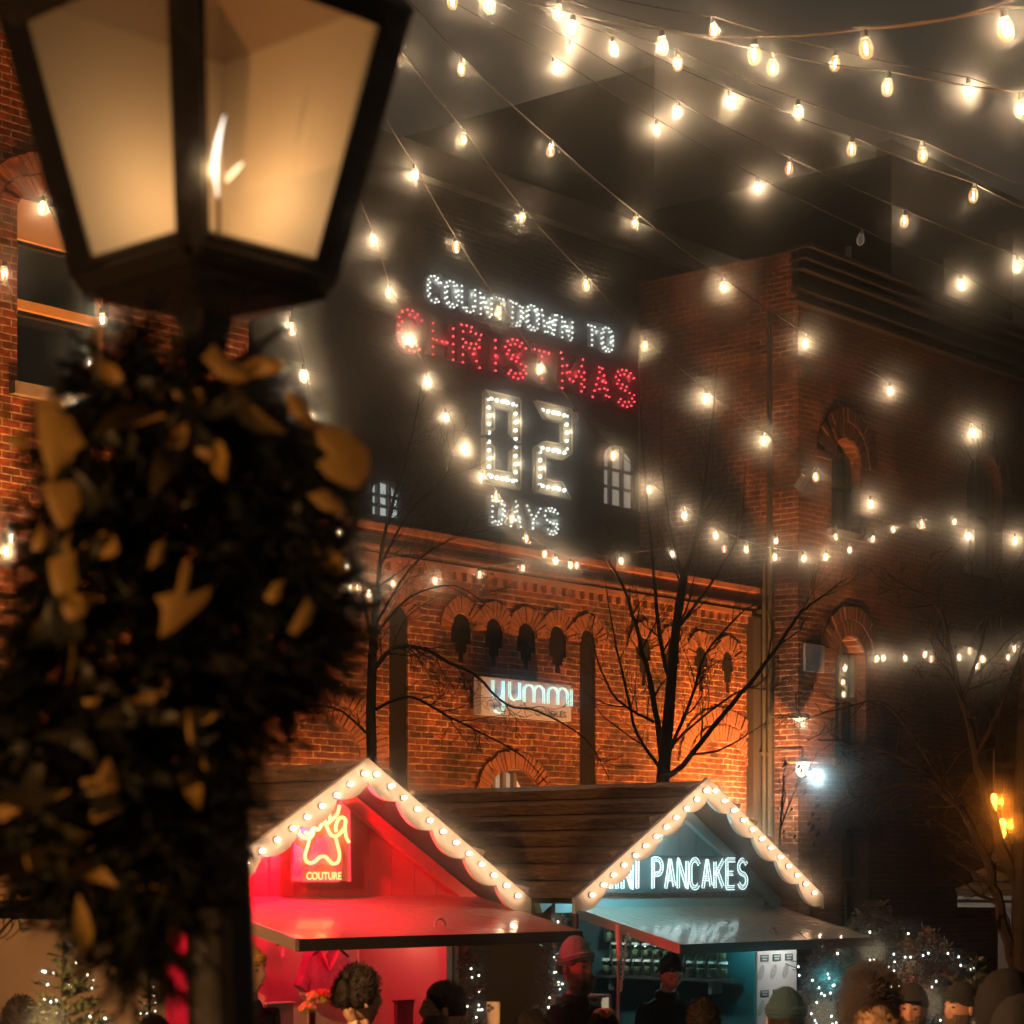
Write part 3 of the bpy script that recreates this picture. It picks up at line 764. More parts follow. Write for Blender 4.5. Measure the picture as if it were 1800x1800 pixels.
# small hut at the right edge
Cst = stall(19.5, 'unlit hut with white boards at the right edge behind the dark tree trunk', Yf=7.0, Yw=7.3, depth=2.3, hw=1.9, bw=1.62, zapex=ZC+.78, ztip=ZC-.2, wallm='white', gablem='tan', front=False)
m = MB()
m.box((17.62, 7.0, ZC-.27),(17.66, 9.85, ZC-.13)); 
m.build('fascia', M['white'], Cst)
m = MB()
for i in range(8): m.box((19.5-1.62-.012, 7.35+.29*i, .1),(19.5-1.62, 7.38+.29*i, ZC-.2))
m.build('batten', M['tan'], Cst)
# ---- interiors
def inter(k, cx, mt, Yw=10.62, yb=12.9, bw=1.33):
    m = MB(); m.box((cx-bw+.005,Yw+.03,.06),(cx-bw+.02,yb,ZC-.12)); m.box((cx+bw-.02,Yw+.03,.06),(cx+bw-.005,yb,ZC-.12)); m.box((cx-bw+.02,yb-.02,.06),(cx+bw-.02,yb,ZC-.12))
    m.box((cx-bw,Yw+.03,ZC-.16),(cx+bw,yb,ZC-.13))
    m.build('lining', M[mt], k)
inter(A, 10.58, 'pinkwall', yb=11.55)
inter(B, 14.35, 'tealdark')
m = MB(); m.box((11.36,11.50,.06),(11.40,11.53,ZC-.16)); m.box((11.80,10.60,1.06),(11.86,10.68,ZC-.16)); m.tube([(11.62,11.35,ZC-.16),(11.63,11.3,1.8),(11.66,11.3,1.5),(11.6,11.3,1.3)],.008,5)
m.build('post', M['pinkwall'], A)
# stall lamps: strip lights under the lintel, and added lamps without fittings
RED = (1,.006,.035); TEAL = (.10,.75,.80)
for x, p in ((9.7,16),(10.6,20),(11.3,5)):
    q = MB(); q.tube([(x-.25,10.78,ZC-.19),(x+.25,10.78,ZC-.19)], .012, 6); o = q.build('strip_light', mat('red strip lamp', (1,.1,.1), .4, emit=(1,.03,.06), estr=4), A)
    lamp('red_light', (x,10.85,ZC-.26), p*1.5, RED, .05, A)
lamp('gable_light', (10.22,10.33,ZC+.42), 170, RED, .02, A); lamp('gable_light', (9.75,10.33,ZC+.14), 34, RED, .02, A); lamp('gable_light', (11.50,10.24,ZC+.22), 7, RED, .02, A)  # added red lamps hidden by the barge board to light the gable
lamp('pink_light', (11.72,10.95,ZC-.3), 2.6, (1,.45,.25), .05, A)
q = MB(); q.tube([(15.0,10.78,ZC-.2),(15.5,10.78,ZC-.2)], .012, 6); q.build('strip_light', mat('cyan strip lamp', (.5,1,1), .4, emit=(.3,.9,.95), estr=4), B)
lamp('teal_light', (15.45,10.45,ZC-.36), 26, TEAL, .04, B)
lamp('teal_light', (13.6,11.5,ZC-.3), 2.0, (.25,.65,.75), .1, B)
lamp('shelf_fill', (15.0,11.5,ZC-.25), 30, (.75,.95,.85), .05, B)  # added lamp to brighten the jars
lamp('letter_fill', (13.72,10.33,ZC+.27), 26, (.25,.82,.90), .01, B); lamp('letter_fill', (13.22,10.33,ZC+.0), 8, (.5,.9,1), .01, B)  # added lamps behind the barge board, boosting the letters' light
lamp('menu_fill', (15.5,10.0,ZC-.45), 10, (1,.95,.9), .03, B)  # added lamp to brighten the menu board
# ---- neon paw sign on stall A
M['neon_orange'] = mat('orange neon tube', (1,.6,.3), .4, emit=(1,.42,.12), estr=3.2, sample=True)
M['neon_red'] = mat('red neon outline', (1,.1,.1), .4, emit=(1,.03,.05), estr=1.8)
YN = 10.50
pn = empty('paw_neon_sign', onY(565,1548,YN), 'red panel with an orange neon paw outline and the word couture', 'sign')
def zp(p, Y): return onY(400+p[0]/2.769, 1300+p[1]/2.769, Y)
m = MB(); pl = [zp(p, YN) for p in ((315,690),(595,690),(590,345),(560,315),(330,330))]; 
m.prism(pl, (0,.02,0)); m.build('panel', mat('clear red lit panel', (.75,.35,.35), .25), pn)
for st in ([(345,440),(352,462),(375,480),(400,480),(418,455),(412,400)],[(400,480),(390,520),(378,560),(382,590),(405,602),(430,590),(450,572),(475,570),(495,590),(515,605),(538,595),(545,560),(535,510),(525,475)],
           [(425,365),(440,395),(462,410),(485,410),(500,395),(495,360),(490,325)],[(465,325),(468,370),(478,405),(490,440),(505,465),(530,470),(550,455),(570,425),(575,395),(560,378),(540,390),(527,420),(528,450)],
           [(575,385),(572,430),(578,475),(592,500)],[(545,320),(535,360),(515,385),(497,400)],[(378,450),(392,462),(408,448),(420,430),(440,440),(458,415)]):
    # smooth polyline
    pts = []
    for i in range(len(st)-1):
        p0 = st[max(i-1,0)]; p1 = st[i]; p2 = st[i+1]; p3 = st[min(i+2,len(st)-1)]
        for k_ in range(5):
            t = k_/5
            pts.append(tuple(.5*((2*p1[j])+(-p0[j]+p2[j])*t+(2*p0[j]-5*p1[j]+4*p2[j]-p3[j])*t*t+(-p0[j]+3*p1[j]-3*p2[j]+p3[j])*t**3) for j in (0,1)))
    pts.append(st[-1])
    m = MB(); m.tube([zp(p, YN-.035) for p in pts], .0115, 6); m.build('neon_tube', M['neon_orange'], pn)
m = MB(); m.tube([zp(p, YN-.01) for p in ((390,600),(395,620),(370,640),(362,660),(362,688),(540,688),(545,650),(535,635),(525,610))], .008, 5)
m.tube([zp(p, YN-.01) for p in ((595,690),(590,345),(560,315))], .008, 5)
m.build('outline_tube', M['neon_red'], pn)
a = zp((368,683), YN); b = zp((538,652), YN)
text_mesh('COUTURE', 1, a.x, b.x, a.z, b.z+.01, YN-.03, M['neon_orange'], pn, bold=.02)
# ---- MINI PANCAKES
YM = 10.56
ms_ = empty('pancake_sign', onY(1190,1560,YM), 'white lit marquee letters reading mini pancakes on a dark board', 'sign')
a = onY(1050,1508,YM); b = onY(1309,1513,YM); c = onY(1180,1561,YM)
m = MB(); m.box((a.x-.06,YM,c.z-.035),(b.x+.07,YM+.02,(a.z+b.z)/2+.03)); m.build('board', mat('dark teal board', (.06,.12,.13), .4), ms_)
M['letter_line'] = mat('white letter edging', (.8,.9,.9), .4, emit=(.75,.98,.98), estr=1.7, sample=True)
M['letter_dot'] = mat('dark letter dots', (.75,.9,.9), .5, emit=(.8,1,1), estr=1.8)
for (ch, lx, lw) in layout('MINI PANCAKES', a.x, b.x, .42):
    l_ = MB(); dd = MB(); z0 = c.z; hg = (a.z+b.z)/2-c.z
    lw_ = lw
    for st in GL[ch]:
        p = resample([(lx+u*lw_, z0+v*hg) for u, v in st], .015)
        for s_ in (-.016,.016):
            l_.tube([(x,YM-.02,z) for x, z in offs(p, s_)], .0042, 4)
        for q_ in resample(p, .020): dd.ball((q_[0],YM-.015,q_[1]), .0045, 5)
    o = l_.build('letter', M['letter_line'], ms_); dd.build('dots', M['letter_dot'], o)
# ---- menu board, jars, shelf
YMn = 10.30
a = onY(1331,1665,YMn); b = onY(1400,1668,YMn); 
mn = empty('menu_board', (a.x, YMn, 1.0), 'tall white menu board with small dark labels hanging at the right of the pancake stall', 'menu board')
m = MB(); m.box((a.x,YMn,1.0),(b.x,YMn+.015,(a.z+b.z)/2)); m.build('board', M['paper'], mn)
wd = b.x-a.x; zt0 = (a.z+b.z)/2; INK = mat('grey ink drawing', (.28,.28,.26), .7, var=(70,(.6,.6,.58)))
for r_ in range(4):
    for c_ in range(3):
        tg = MB(); ln = MB(); pc = MB(); x = a.x+wd*(.08+.31*c_); z = zt0-.07-.285*r_
        tg.box((x,YMn-.004,z-.035),(x+wd*.2,YMn-.001,z+.02))
        ln.box((x+.012,YMn-.006,z-.0),(x+wd*.17,YMn-.005,z+.01)); ln.box((x+.02,YMn-.006,z-.022),(x+wd*.15,YMn-.005,z-.012))
        pc.prism([(x+.01+.04*math.cos(R(t_))*1+.02*0,YMn-.003,z-.12+.06*math.sin(R(t_))) for t_ in range(0,360,30)],(0,.002,0))
        pc.v[-24:] = [Vector((v.x+(v.z-(z-.12))*.35, v.y, v.z)) for v in pc.v[-24:]]
        q_ = tg.build('label', M['tagteal'], mn); ln.build('writing', M['paper'], q_); pc.build('drawing', INK, mn)

sx_ = 15.64
sh = MB(); sh.box((sx_-.2,10.72,ZC-.875),(sx_,12.25,ZC-.85)); o = sh.build('shelf', M['darkwood']); tag(o, 'dark wooden shelf carrying the sweet jars inside the pancake stall', 'shelf')
for k_ in (10.95, 12.0):
    sb = MB(); sb.box((sx_-.16,k_,ZC-.98),(sx_-.0,k_+.03,ZC-.875)); sb.build('bracket', M['steel'], o)
def jar(r, h):
    e = empty('sweet_jar', (0,0,0), 'x', 'jar')
    m = MB(); m.lathe([(.001,0),(r,0),(r,h*.72),(r*.78,h*.84),(r*.78,h*.86)], n=10); m.build('glass', M['jarglass'], e, local=True, smooth=True)
    m = MB(); m.lathe([(.001,.004),(r*.92,.004),(r*.92,h*.55),(.001,h*.6)], n=9); m.build('filling', M['jarfill'], e, local=True)
    m = MB(); m.lathe([(r*.84,h*.85),(r*.84,h),(.001,h)], n=10); m.build('lid', M['jarlid'], e, local=True)
    return e
jb = jar(.048,.14); jt = None; first = True
for lvl in range(3):
    for i in range(12):
        if lvl == 2 and i in (0,5,): continue
        y = 10.85+.112*i + (.03 if lvl == 1 else 0); z = ZC-.848+.142*lvl*(.92 if lvl else 0)
        x = sx_-.13+ .02*lvl
        if lvl==1 and i==11: continue
        o = jb if first else copy_tree(jb); first = False
        o.location = (x, y, ZC-.849+.141*lvl)
        o['group'] = 'jars stacked on the stall shelf'
        o['label'] = '%s glass jar from the left in the %s row on the stall shelf' % (['twelfth','eleventh','tenth','ninth','eighth','seventh','sixth','fifth','fourth','third','second','first'][i], ['bottom','middle','top'][lvl])
# hanging jacket and ornaments in stall A
M['jacket'] = mat('shiny pink jacket', (.28,.16,.24), .4, bump=(30,.5), var=(14,(.5,.35,.42)))
def jk(u, v): return onY(430+u/4.5, 1550+v/4.5, 11.2)
ja = empty('hanging_jacket', jk(650,430), 'small shiny pink jacket on a hanger under the red stall hatch', 'jacket')
def sheet(mb, poly, th): mb.prism([jk(*p) for p in poly], (0,th,0))
m = MB(); sheet(m, [(530,580),(590,540),(655,690),(700,600),(740,545),(800,580),(830,700),(800,900),(700,960),(560,960),(500,900),(525,760)], .09); m.build('body', M['jacket'], ja)
m = MB(); sheet(m, [(530,580),(525,760),(495,870),(440,820),(480,700)], .07); m.build('sleeve', M['jacket'], ja)
m = MB(); sheet(m, [(800,575),(850,640),(880,800),(850,840),(820,760)], .07); m.build('sleeve', M['jacket'], ja)
m = MB(); m.prism([jk(*p)+Vector((0,-.02,0)) for p in ((590,540),(610,600),(655,690),(640,620),(600,530))],(0,.02,0)); m.prism([jk(*p)+Vector((0,-.02,0)) for p in ((740,540),(720,600),(665,700),(700,610),(725,530))],(0,.02,0)); m.build('collar', mat('satin collar', (.7,.3,.4), .3), ja)
m = MB(); m.tube([jk(655,420),jk(690,450),jk(720,500),jk(820,590)],.010,6); m.tube([jk(720,500),jk(600,530),jk(540,580)],.009,6); m.build('hanger', M['darkwood'], ja)
st_ = empty('star_ornament', jk(325,470), 'dark five pointed star hanging at the left of the red stall opening', 'ornament')
m = MB(); cxs, cys = 325,455
m.prism([jk(cxs+(75 if i%2==0 else 30)*math.sin(R(36*i+10)), cys-(75 if i%2==0 else 30)*math.cos(R(36*i+10))) for i in range(10)],(0,.03,0)); m.build('star', mat('dark tin star', (.08,.02,.02), .4, metal=.5), st_)
m = MB(); m.tube([jk(325,470),jk(330,300)],.002,4); m.build('string', M['darkwood'], st_)
tgm = MB(); tgm.box(tuple(jk(292,592)), tuple(jk(312,532)+Vector((0,.004,0)))); o = tgm.build('price_tag', M['paper']); tag(o, 'small pale paper tag hanging under the dark star', 'tag')
fl = empty('flower_bunch', jk(540,1000), 'bunch of ruffled cream and yellow flowers beside the curly haired man', 'flowers')
random.seed(3)
for (u,v,r_) in ((500,1000,.045),(540,930,.05),(570,900,.04),(545,985,.05),(640,890,.045),(680,900,.045),(655,925,.04)):
    m = MB(); c0 = jk(u,v)+Vector((0,-.5,0))
    c0 = CAMP + (c0-CAMP); 
    base = onY(424+u/4.5, 1550+v/4.5, 10.95)+Vector((0,.25,0))
    for q in range(16):
        dv = Vector((random.uniform(-1,1),random.uniform(-1,.2),random.uniform(-1,1))).normalized()
        m.ball(base+Vector((0,-.25,0))+dv*r_*.6, r_*.55, 6, (1,.4,.8))
    m.build('flower', mat('cream petals', (.75,.52,.22), .6) if u < 600 else mat('yellow petals', (.7,.6,.12), .6), fl)
m = MB(); m.tube([onY(548,1757,10.97), onY(548,1860,10.97)],.02,6); m.build('stem', M['shrub'], fl)
for (u0,u1,v0,lab) in ((1045,1225,938,'dark picture with a pale smudge standing on the stall counter'),(10,222,955,'dark poster board with a light top edge at the left of the stall')):
    pf = empty('framed_picture', jk((u0+u1)/2, 1250), lab, 'picture')
    p = jk(u0,v0); q = jk(u1,v0)
    m = MB(); m.box((p.x,11.0,1.2),(q.x,11.03,p.z)); m.build('picture', mat('dark print', (.05,.045,.06), .3, var=(6,(.16,.15,.18))), pf)
    m = MB(); m.box((p.x-.01,10.985,p.z-.006),(q.x+.01,11.04,p.z+.006)); m.build('frame', M['sign_pale'] if u0 < 100 else M['darkwood'], pf)
# pole with rope at left of stall B, hook
p = onY(1087,1625,9.98)
po = empty('awning_pole', (p.x,9.98,0), 'thin pale pole holding up the left corner of the pancake stall hatch', 'pole')
m = MB(); m.tube([(p.x,9.98,0),(p.x,9.98,p.z)],.013,6); m.build('pole', M['steel'], po)
m = MB(); m.tube([(p.x,9.98,p.z),(p.x,9.97,p.z-.26)],.022,8); m.build('clamp', M['pale_plastic'], po)
m = MB(); pts = []
for i in range(40):
    t = i/39; pts.append((p.x+.07-.085*t+.006*math.sin(i*1.9), 9.95+.006*math.cos(i*1.9), p.z-.06-.42*t))
m.tube(pts,.009,5); m.build('rope', M['pale_plastic'], po)
p = onY(1012,1600,10.2)
hk = MB(); hk.tube([(p.x,10.2,p.z+.02),(p.x,10.2,p.z-.03)],.01,6); hk.tube([(p.x,10.2,p.z-.03),(p.x,10.2,p.z-.13)],.022,8); hk.tube([(p.x,10.2,p.z-.13),(p.x,10.2,p.z-.19)],.006,6)
tag(hk.build('hanging_plug', M['darkwood']), 'small black connector hanging below the left eave of the pancake stall', 'connector')
# glass box and trays on counter between the stalls
p = onY(1030,1760,9.7)
gc = empty('glass_case', (p.x,9.7,0), 'small steel framed glass case in front of the bearded man', 'display case')
m = MB(); x0,x1 = p.x-.16,p.x+.14; zt_ = onY(1030,1751,9.7).z
for (x,y) in ((x0,9.6),(x1,9.6),(x0,9.85),(x1,9.85)): m.tube([(x,y,1.2),(x,y,zt_)],.008,5)
for (q0,q1) in (((x0,9.6),(x1,9.6)),((x1,9.6),(x1,9.85)),((x1,9.85),(x0,9.85)),((x0,9.85),(x0,9.6))): m.tube([(*q0,zt_),(*q1,zt_)],.01,5)
m.build('frame', M['steel'], gc)
m = MB(); m.box((x0,9.6,1.2),(x1,9.603,zt_)); m.box((x1-.003,9.6,1.2),(x1,9.85,zt_)); m.build('glass', M['jarglass'], gc)
m = MB(); m.box((x0-.25,9.55,1.14),(x1+.5,9.9,1.2)); m.box((x0-.2,9.6,0),(x0-.14,9.66,1.14)); m.box((x1+.4,9.6,0),(x1+.46,9.66,1.14)); m.build('table', M['wood_edge'], gc)
# ------------------------------------------------------------------ uplights, wall lamp, flood box, plaque
def flood(loc, aim, power, col, label, spot=120):
    e = empty('floodlight', loc, label, 'floodlight')
    m = MB(); m.box((loc[0]-.12,loc[1]-.08,loc[2]-.08),(loc[0]+.12,loc[1]+.08,loc[2]+.02)); m.build('housing', M['iron'], e)
    m = MB(); m.tube([(loc[0],loc[1],0),(loc[0],loc[1],loc[2]-.08)],.03,6); m.build('post', M['iron'], e)
    lamp('flood_light', (loc[0],loc[1],loc[2]+.08), power, col, .08, e, 'SPOT', spot, aim)
SOD = (1,.36,.075)
FL = []
for px, d, p, zz in ((1265,.9,1500,.3),(1110,1.3,700,-.1),(950,1.3,420,-.3),(800,1.2,260,-.3),(640,1.2,300,-.3),(520,1.2,260,-.3)):
    x = onY(px,1400,W).x
    flood((x,W-d,ZC+zz),(x,W,ZC+2.6),p,SOD,'sodium floodlight behind the stall roofs aimed up the orange wall at pixel spot','x') if False else FL.append((x,W-d-.6,ZC+zz,p))
names = ['rightmost floodlight under the orange wall, nearest the dark corner duct','floodlight under the orange wall just right of the glowing shop sign','floodlight under the orange wall just below the glowing shop sign','floodlight under the orange wall left of the glowing shop sign','floodlight behind the paw sign stall gable','floodlight at the wall foot behind the lamp post']
for (x,y,z,p),n_ in zip(FL,names): flood((x,y,z),(x,W,ZC+3.6),p*(2.3 if x > 24 else 1.75),SOD,n_,120)
for px, p in ((20,700),(330,350)):
    x = onY(px,1400,W).x
    flood((x,W-2.2,ZC+.5),(x,W,ZC+8.5),p*5,(1,.36,.08),'floodlight at the foot of the left brick building '+('by its window' if px<100 else 'near its corner'),120)
# creamy lamp lighting the return brick strip
p = onY(1392,1345,YR-.35)
wl = empty('wall_lamp', (p.x,YR,p.z), 'cold white wall lamp with round shades on a bracket, at the warehouse corner', 'wall lamp')
q = onY(1411,1352,YR-.5)
m = MB(); m.tube([(q.x,YR,q.z+.3),(q.x,YR-.5,q.z+.3),(q.x,YR-.5,q.z+.16)],.02,6); m.tube([(q.x,YR,q.z+.75),(q.x,YR-.4,q.z+.75)],.015,6); m.build('bracket', M['iron'], wl)
m = MB(); m.lathe([(.001,.15),(.07,.15),(.08,.11),(.22,.095),(.22,.085),(.1,.09)],(q.x,YR-.5,q.z),16); m.build('shade', M['steel'], wl)
m = MB(); m.lathe([(.001,.80),(.12,.79),(.17,.72),(.16,.71)],(q.x,YR-.45,q.z-.02),14); m.build('upper_shade', M['steel'], wl)
m = MB(); m.lathe([(.09,.09),(.095,-.03),(.06,-.09),(.001,-.11)],(q.x,YR-.5,q.z),12); m.build('globe', mat('glowing lamp globe', (.9,1,1), .3, emit=(.60,.95,.95), estr=2), wl)
m = MB(); m.ball((q.x,YR-.45,q.z+.70),.07,8,(1.6,1,.5)); m.build('upper_globe', mat('warm lamp globe', (1,.95,.8), .3, emit=(1,.93,.75), estr=3), wl)
lamp('wall_lamp_light', (q.x-.0,YR-.72,q.z-.12), 14, (.62,.95,1), .06, wl)
lamp('wall_lamp_up', (q.x,YR-.50,q.z+.62), 1.2, (1,.75,.45), .03, wl)
flood((XR0-1.0,W-.75,ZC+.05),(XR0,W-.2,ZC+2.2),480,(1,.78,.48),'low floodlight lighting the pale brick strip at the warehouse corner',100)
p0 = onY(1415,1124,YR-.03); p1 = onY(1448,1183,YR-.03)
m = MB(); m.box((p0.x,YR-.04,p1.z),(p1.x,YR-.002,p0.z-.05)); tag(m.build('wall_plaque', M['sign_pale']), 'blank pale square plaque on the warehouse brick beside an arched window', 'plaque')
# box floodlight hung in the air
p = atd(1409,849,24)
fb = empty('box_floodlight', p, 'pale box shaped floodlight on an arm, hanging under the string lights', 'floodlight')
m = MB(); rt = Matrix.Rotation(R(18),3,'Y') @ Matrix.Rotation(R(30),3,'X')
m.box((p.x-.045,p.y-.03,p.z-.075),(p.x+.045,p.y+.03,p.z+.075), rt); m.build('housing', M['pale_plastic'], fb)
m = MB(); m.tube([p, atd(1370,855,25), atd(1340,862,29)],.012,5); m.build('arm', M['darkwood'], fb)
# ------------------------------------------------------------------ string lights
bulb0 = empty('bulb_master', (0,0,0), None, None)
def make_bulb():
    m = MB(); m.lathe([(.001,-.055),(.016,-.051),(.029,-.036),(.034,-.012),(.031,.012),(.021,.036),(.016,.045)], n=12)
    b = m.build('bulb', M['bulbglass'], None, smooth=True)
    f = MB(); f.tube([(-.010,0,-.032),(-.010,0,.024)],.0042,6); f.tube([(.010,0,-.032),(.010,0,.024)],.0042,6); fo = f.build('filament', M['filament'], b, local=True, smooth=True)
    s = MB(); s.lathe([(.001,.085),(.016,.083),(.019,.045),(.001,.043)], n=8); s.build('socket', M['socket'], b, local=True)
    return b
bpy.data.objects.remove(bulb0)
BULB = make_bulb()
first_bulb = [True]
bl_data = bpy.data.lights.new('bulb_light', 'POINT'); bl_data.energy = P_BULB; bl_data.color = (1,.76,.52); bl_data.shadow_soft_size = .007
BL = []
for far in (1, .6, .3):
    BL.append([])
    for q_ in (.6, .85, 1, 1.2, 1.5):
        d_ = bl_data.copy(); d_.energy = P_BULB*far*q_; BL[-1].append(d_)
def strand(label, pts, group='festoon string lights over the market', sag=.0, ends=((-1,0),(1,0)), cable=True, power=True):
    """pts: (px, py, depth[, lit]) of each bulb"""
    P3 = [atd(p[0], p[1], p[2]) for p in pts]
    e = empty('string_light', P3[0]+Vector((0,0,.09)), label, 'string lights', group)
    up = Vector((0,0,.088))
    m = MB(); path = []
    c3 = [p+up for p in P3]
    pre = [atd(*x)+up*0 for x in ends[0]] if ends and ends[0] and not isinstance(ends[0][0], int) else []
    post = [atd(*x)+up*0 for x in ends[1]] if ends and ends[1] and not isinstance(ends[1][0], int) else []
    c3 = pre + c3 + post
    for a, b in zip(c3, c3[1:]):
        n_ = 6; L_ = (b-a).length
        for i in range(n_):
            t = i/n_; path.append(a.lerp(b, t) + Vector((0,0,-.05*L_*t*(1-t))))
    path.append(c3[-1])
    m.tube(path, .005, 5)
    m.build('cable', M['cable'], e)
    for p, q in zip(pts, P3):
        lit = len(p) < 4 or p[3]
        if first_bulb[0]: b = BULB; first_bulb[0] = False; b.parent = e
        else: b = copy_tree(BULB, e)
        b.location = q - LOC[e.name]
        b.rotation_euler = (R(random.uniform(-9,9)), R(random.uniform(-9,9)), random.uniform(0,6))
        if lit:
            lo = bpy.data.objects.new('bulb_light', random.choice(BL[min(2, int(max(0, p[2]-22)//2.6))])); C.objects.link(lo); lo.parent = e
            lo.location = q - LOC[e.name] + Vector((0,0,0))
        else:
            for ch in b.children:
                if ch.name.startswith('filament'): bpy.data.objects.remove(ch)
            b.data = b.data.copy(); b.data.materials[0] = M['bulbdead']; b['label'] = 'unlit clear bulb'
    return e
strand('leftmost string of lights dropping from the lantern side down to the brick wall top', [(656,422,20.5),(684,514,21),(719,597,21.6),(752,670,22.3),(784,732,23),(815,788,23.6),(845,838,24.3),(872,875,25),(899,912,25.6),(925,948,26.2),(958,973,26.8),(977,985,27.2),(1003,993,27.6),(1014,993,27.8)],
       ends=([(622,322,19.6)],[(1080,985,28.3)]))
strand('string of lights falling past the word christmas, then sweeping low across the warehouse', [(728,306,19.5),(801,434,20),(876,547,20.6),(948,648,21.2),(1011,732,21.9,0),(1078,800,22.6),(1141,860,23.3),(1203,905,24),(1258,941,24.6),(1312,965,25.2),(1362,978,25.8),(1413,981,26.4),(1452,978,26.9),(1494,966,27.4),(1535,947,27.8),(1570,930,28.2)],
       ends=([(657,172,18.6)],[(1640,905,28.8)]))
strand('string of lights just right of the countdown digits, ending beside the pale box floodlight', [(697,98,18.5),(814,245,19),(917,382,19.6),(1030,502,20.2),(1133,608,20.8),(1240,700,21.4),(1341,774,22),(1434,838,22.8),(1531,886,23.5),(1620,921,24.2),(1702,942,25),(1784,950,25.8)],
       ends=([(640,15,18.1)],[(1880,950,26.8)]))
strand('widely spaced string of lights crossing from the top centre to the dark right wall', [(812,121,17.8),(968,264,18.5),(1116,391,19.2),(1271,505,20),(1416,603,20.8),(1564,687,21.6),(1709,760,22.4)], ends=([(710,-10,17.3)],[(1860,830,23.4)]))
strand('string of lights with one dead bulb near the pale vent pipe', [(976,118,19),(1155,228,19),(1332,330,19),(1513,420,19,0),(1691,500,19)], ends=([(800,5,19)],[(1850,570,19)]))
strand('string of lights passing brightest over the warehouse cornice', [(1000,88,18),(1191,197,18),(1387,296,18),(1590,388,18),(1788,468,18)], ends=([(820,-30,18)],[(1900,510,18)]))
strand('string of lights under the tallest tower, three bulbs spaced wide', [(1078,85,16.5),(1285,180,16.5),(1497,261,16.5),(1711,343,16.5)], ends=([(870,-20,16.5)],[(1900,410,16.5)]))
strand('string of lights through the upper right, between the stepped towers', [(1191,111,15.5),(1403,197,15.5),(1622,271,15.5)], ends=([(960,5,15.5)],[(1850,345,15.5)]))
strand('string of lights near the top edge with five big bulbs close together', [(1255,53,15),(1468,111,15),(1702,159,15)], ends=([(1000,-20,15)],[(1900,195,15)]))
strand('near string of large bulbs crossing the top centre', [(860,8,13.5),(1007,50,13.3),(1164,80,12.6),(1326,95,11.6),(1522,83,10.9)], ends=([(720,-60,13.8)],[(1660,35,10.4),(1860,-30,9.8)]))
strand('near string of large bulbs beneath it, drooping toward the right', [(795,2,15),(980,20,14.5),(1358,118,13.8),(1560,152,13),(1795,190,12.6)], ends=([(640,-60,15)],[(1900,190,12.3)]))
strand('nearest string with a single large bulb in the top right corner', [(1768,50,9.6)], ends=([(1500,48,10.5),(1610,40,10)],[(1900,0,9)]))
strand('low string of small lights along the foot of the dark upper wall', [(690,1025,26.5),(765,1020,27),(843,1010,27.4),(919,998,27.7),(1092,985,28.4),(1182,973,28.6),(1273,964,28.8),(1364,950,29),(1469,943,29.4),(1678,917,29.8)], ends=([(640,1032,26)],[(1830,950,30.5)]))
strand('short bright cluster of lights hanging at the right edge of the wreath', [(548,732,17),(535,660,17),(513,577,17)], ends=([(556,800,17)],[(517,500,17)]))
strand('curl of bright lights running down beside the wreath to the wall corner', [(581,893,20),(597,935,20.6),(598,972,21.2),(610,995,21.8),(621,1018,22.4),(615,1030,22.8),(628,1031,23),(648,1043,23.6),(660,1050,24)], ends=([(560,870,19.6)],[(700,1040,25)]))
strand('lights looping down beside the dark arched window at the far left', [(75,365,16),(180,562,16),(157,640,16),(132,708,16)], ends=([(110,290,16)],[(100,790,16)]))
strand('two lights at the far left edge of the picture above the wreath leaves', [(6,480,15.5)], ends=([(-60,420,15.5)],[(30,560,15.5)]))
strand('pair of lights by the lower left brick, beside the wreath', [(20,945,14),(11,968,14)], ends=([(-40,900,14)],[(60,960,14)]))
strand('distant string of small warm lights across the arched warehouse windows', [(1541,1158,28),(1553,1156,28.1),(1591,1157,28.4),(1626,1150,28.6),(1637,1158,28.7),(1686,1155,29),(1704,1144,29.1),(1717,1170,29.2),(1727,1158,29.3),(1772,1155,29.8),(1783,1140,30)], ends=([(1460,1152,27.6)],[(1830,1150,30.4)]))
strand('three dim lights hanging in the arched warehouse window', [(1485,1175,30),(1482,1199,30),(1483,1220,30)], ends=([(1486,1150,30)],[(1483,1240,30)]))
# amber drop lights at far right
for lab, pp in (('upper cluster of amber drop lights glowing at the far right', [(1747,1401),(1747,1409),(1747,1416),(1746,1425)]),('lower cluster of amber drop lights hanging beside the dark trunk', [(1762,1445),(1764,1450),(1758,1458),(1763,1465),(1760,1470)])):
    P_ = [atd(x,y,15) for x,y in pp]
    e = empty('amber_lights', P_[0], lab, 'string lights')
    for p in P_:
        m = MB(); m.ball(p, .022, 8, (1,1,1.2)); m.build('bulb', M['led_gold'], e)
    m = MB(); m.tube([P_[0]+Vector((0,0,.3))]+P_,.006,4); m.build('cable', M['darkwood'], e)
    lamp('amber_glow', P_[1]+Vector((0,-.05,0)), 3, (1,.25,.02), .02, e)
# ------------------------------------------------------------------ gas lantern (near, out of focus)
DL = 4.0
cxp = 361
ax = atd(cxp, HY, DL); AX = Vector((ax.x, ax.y, 0))
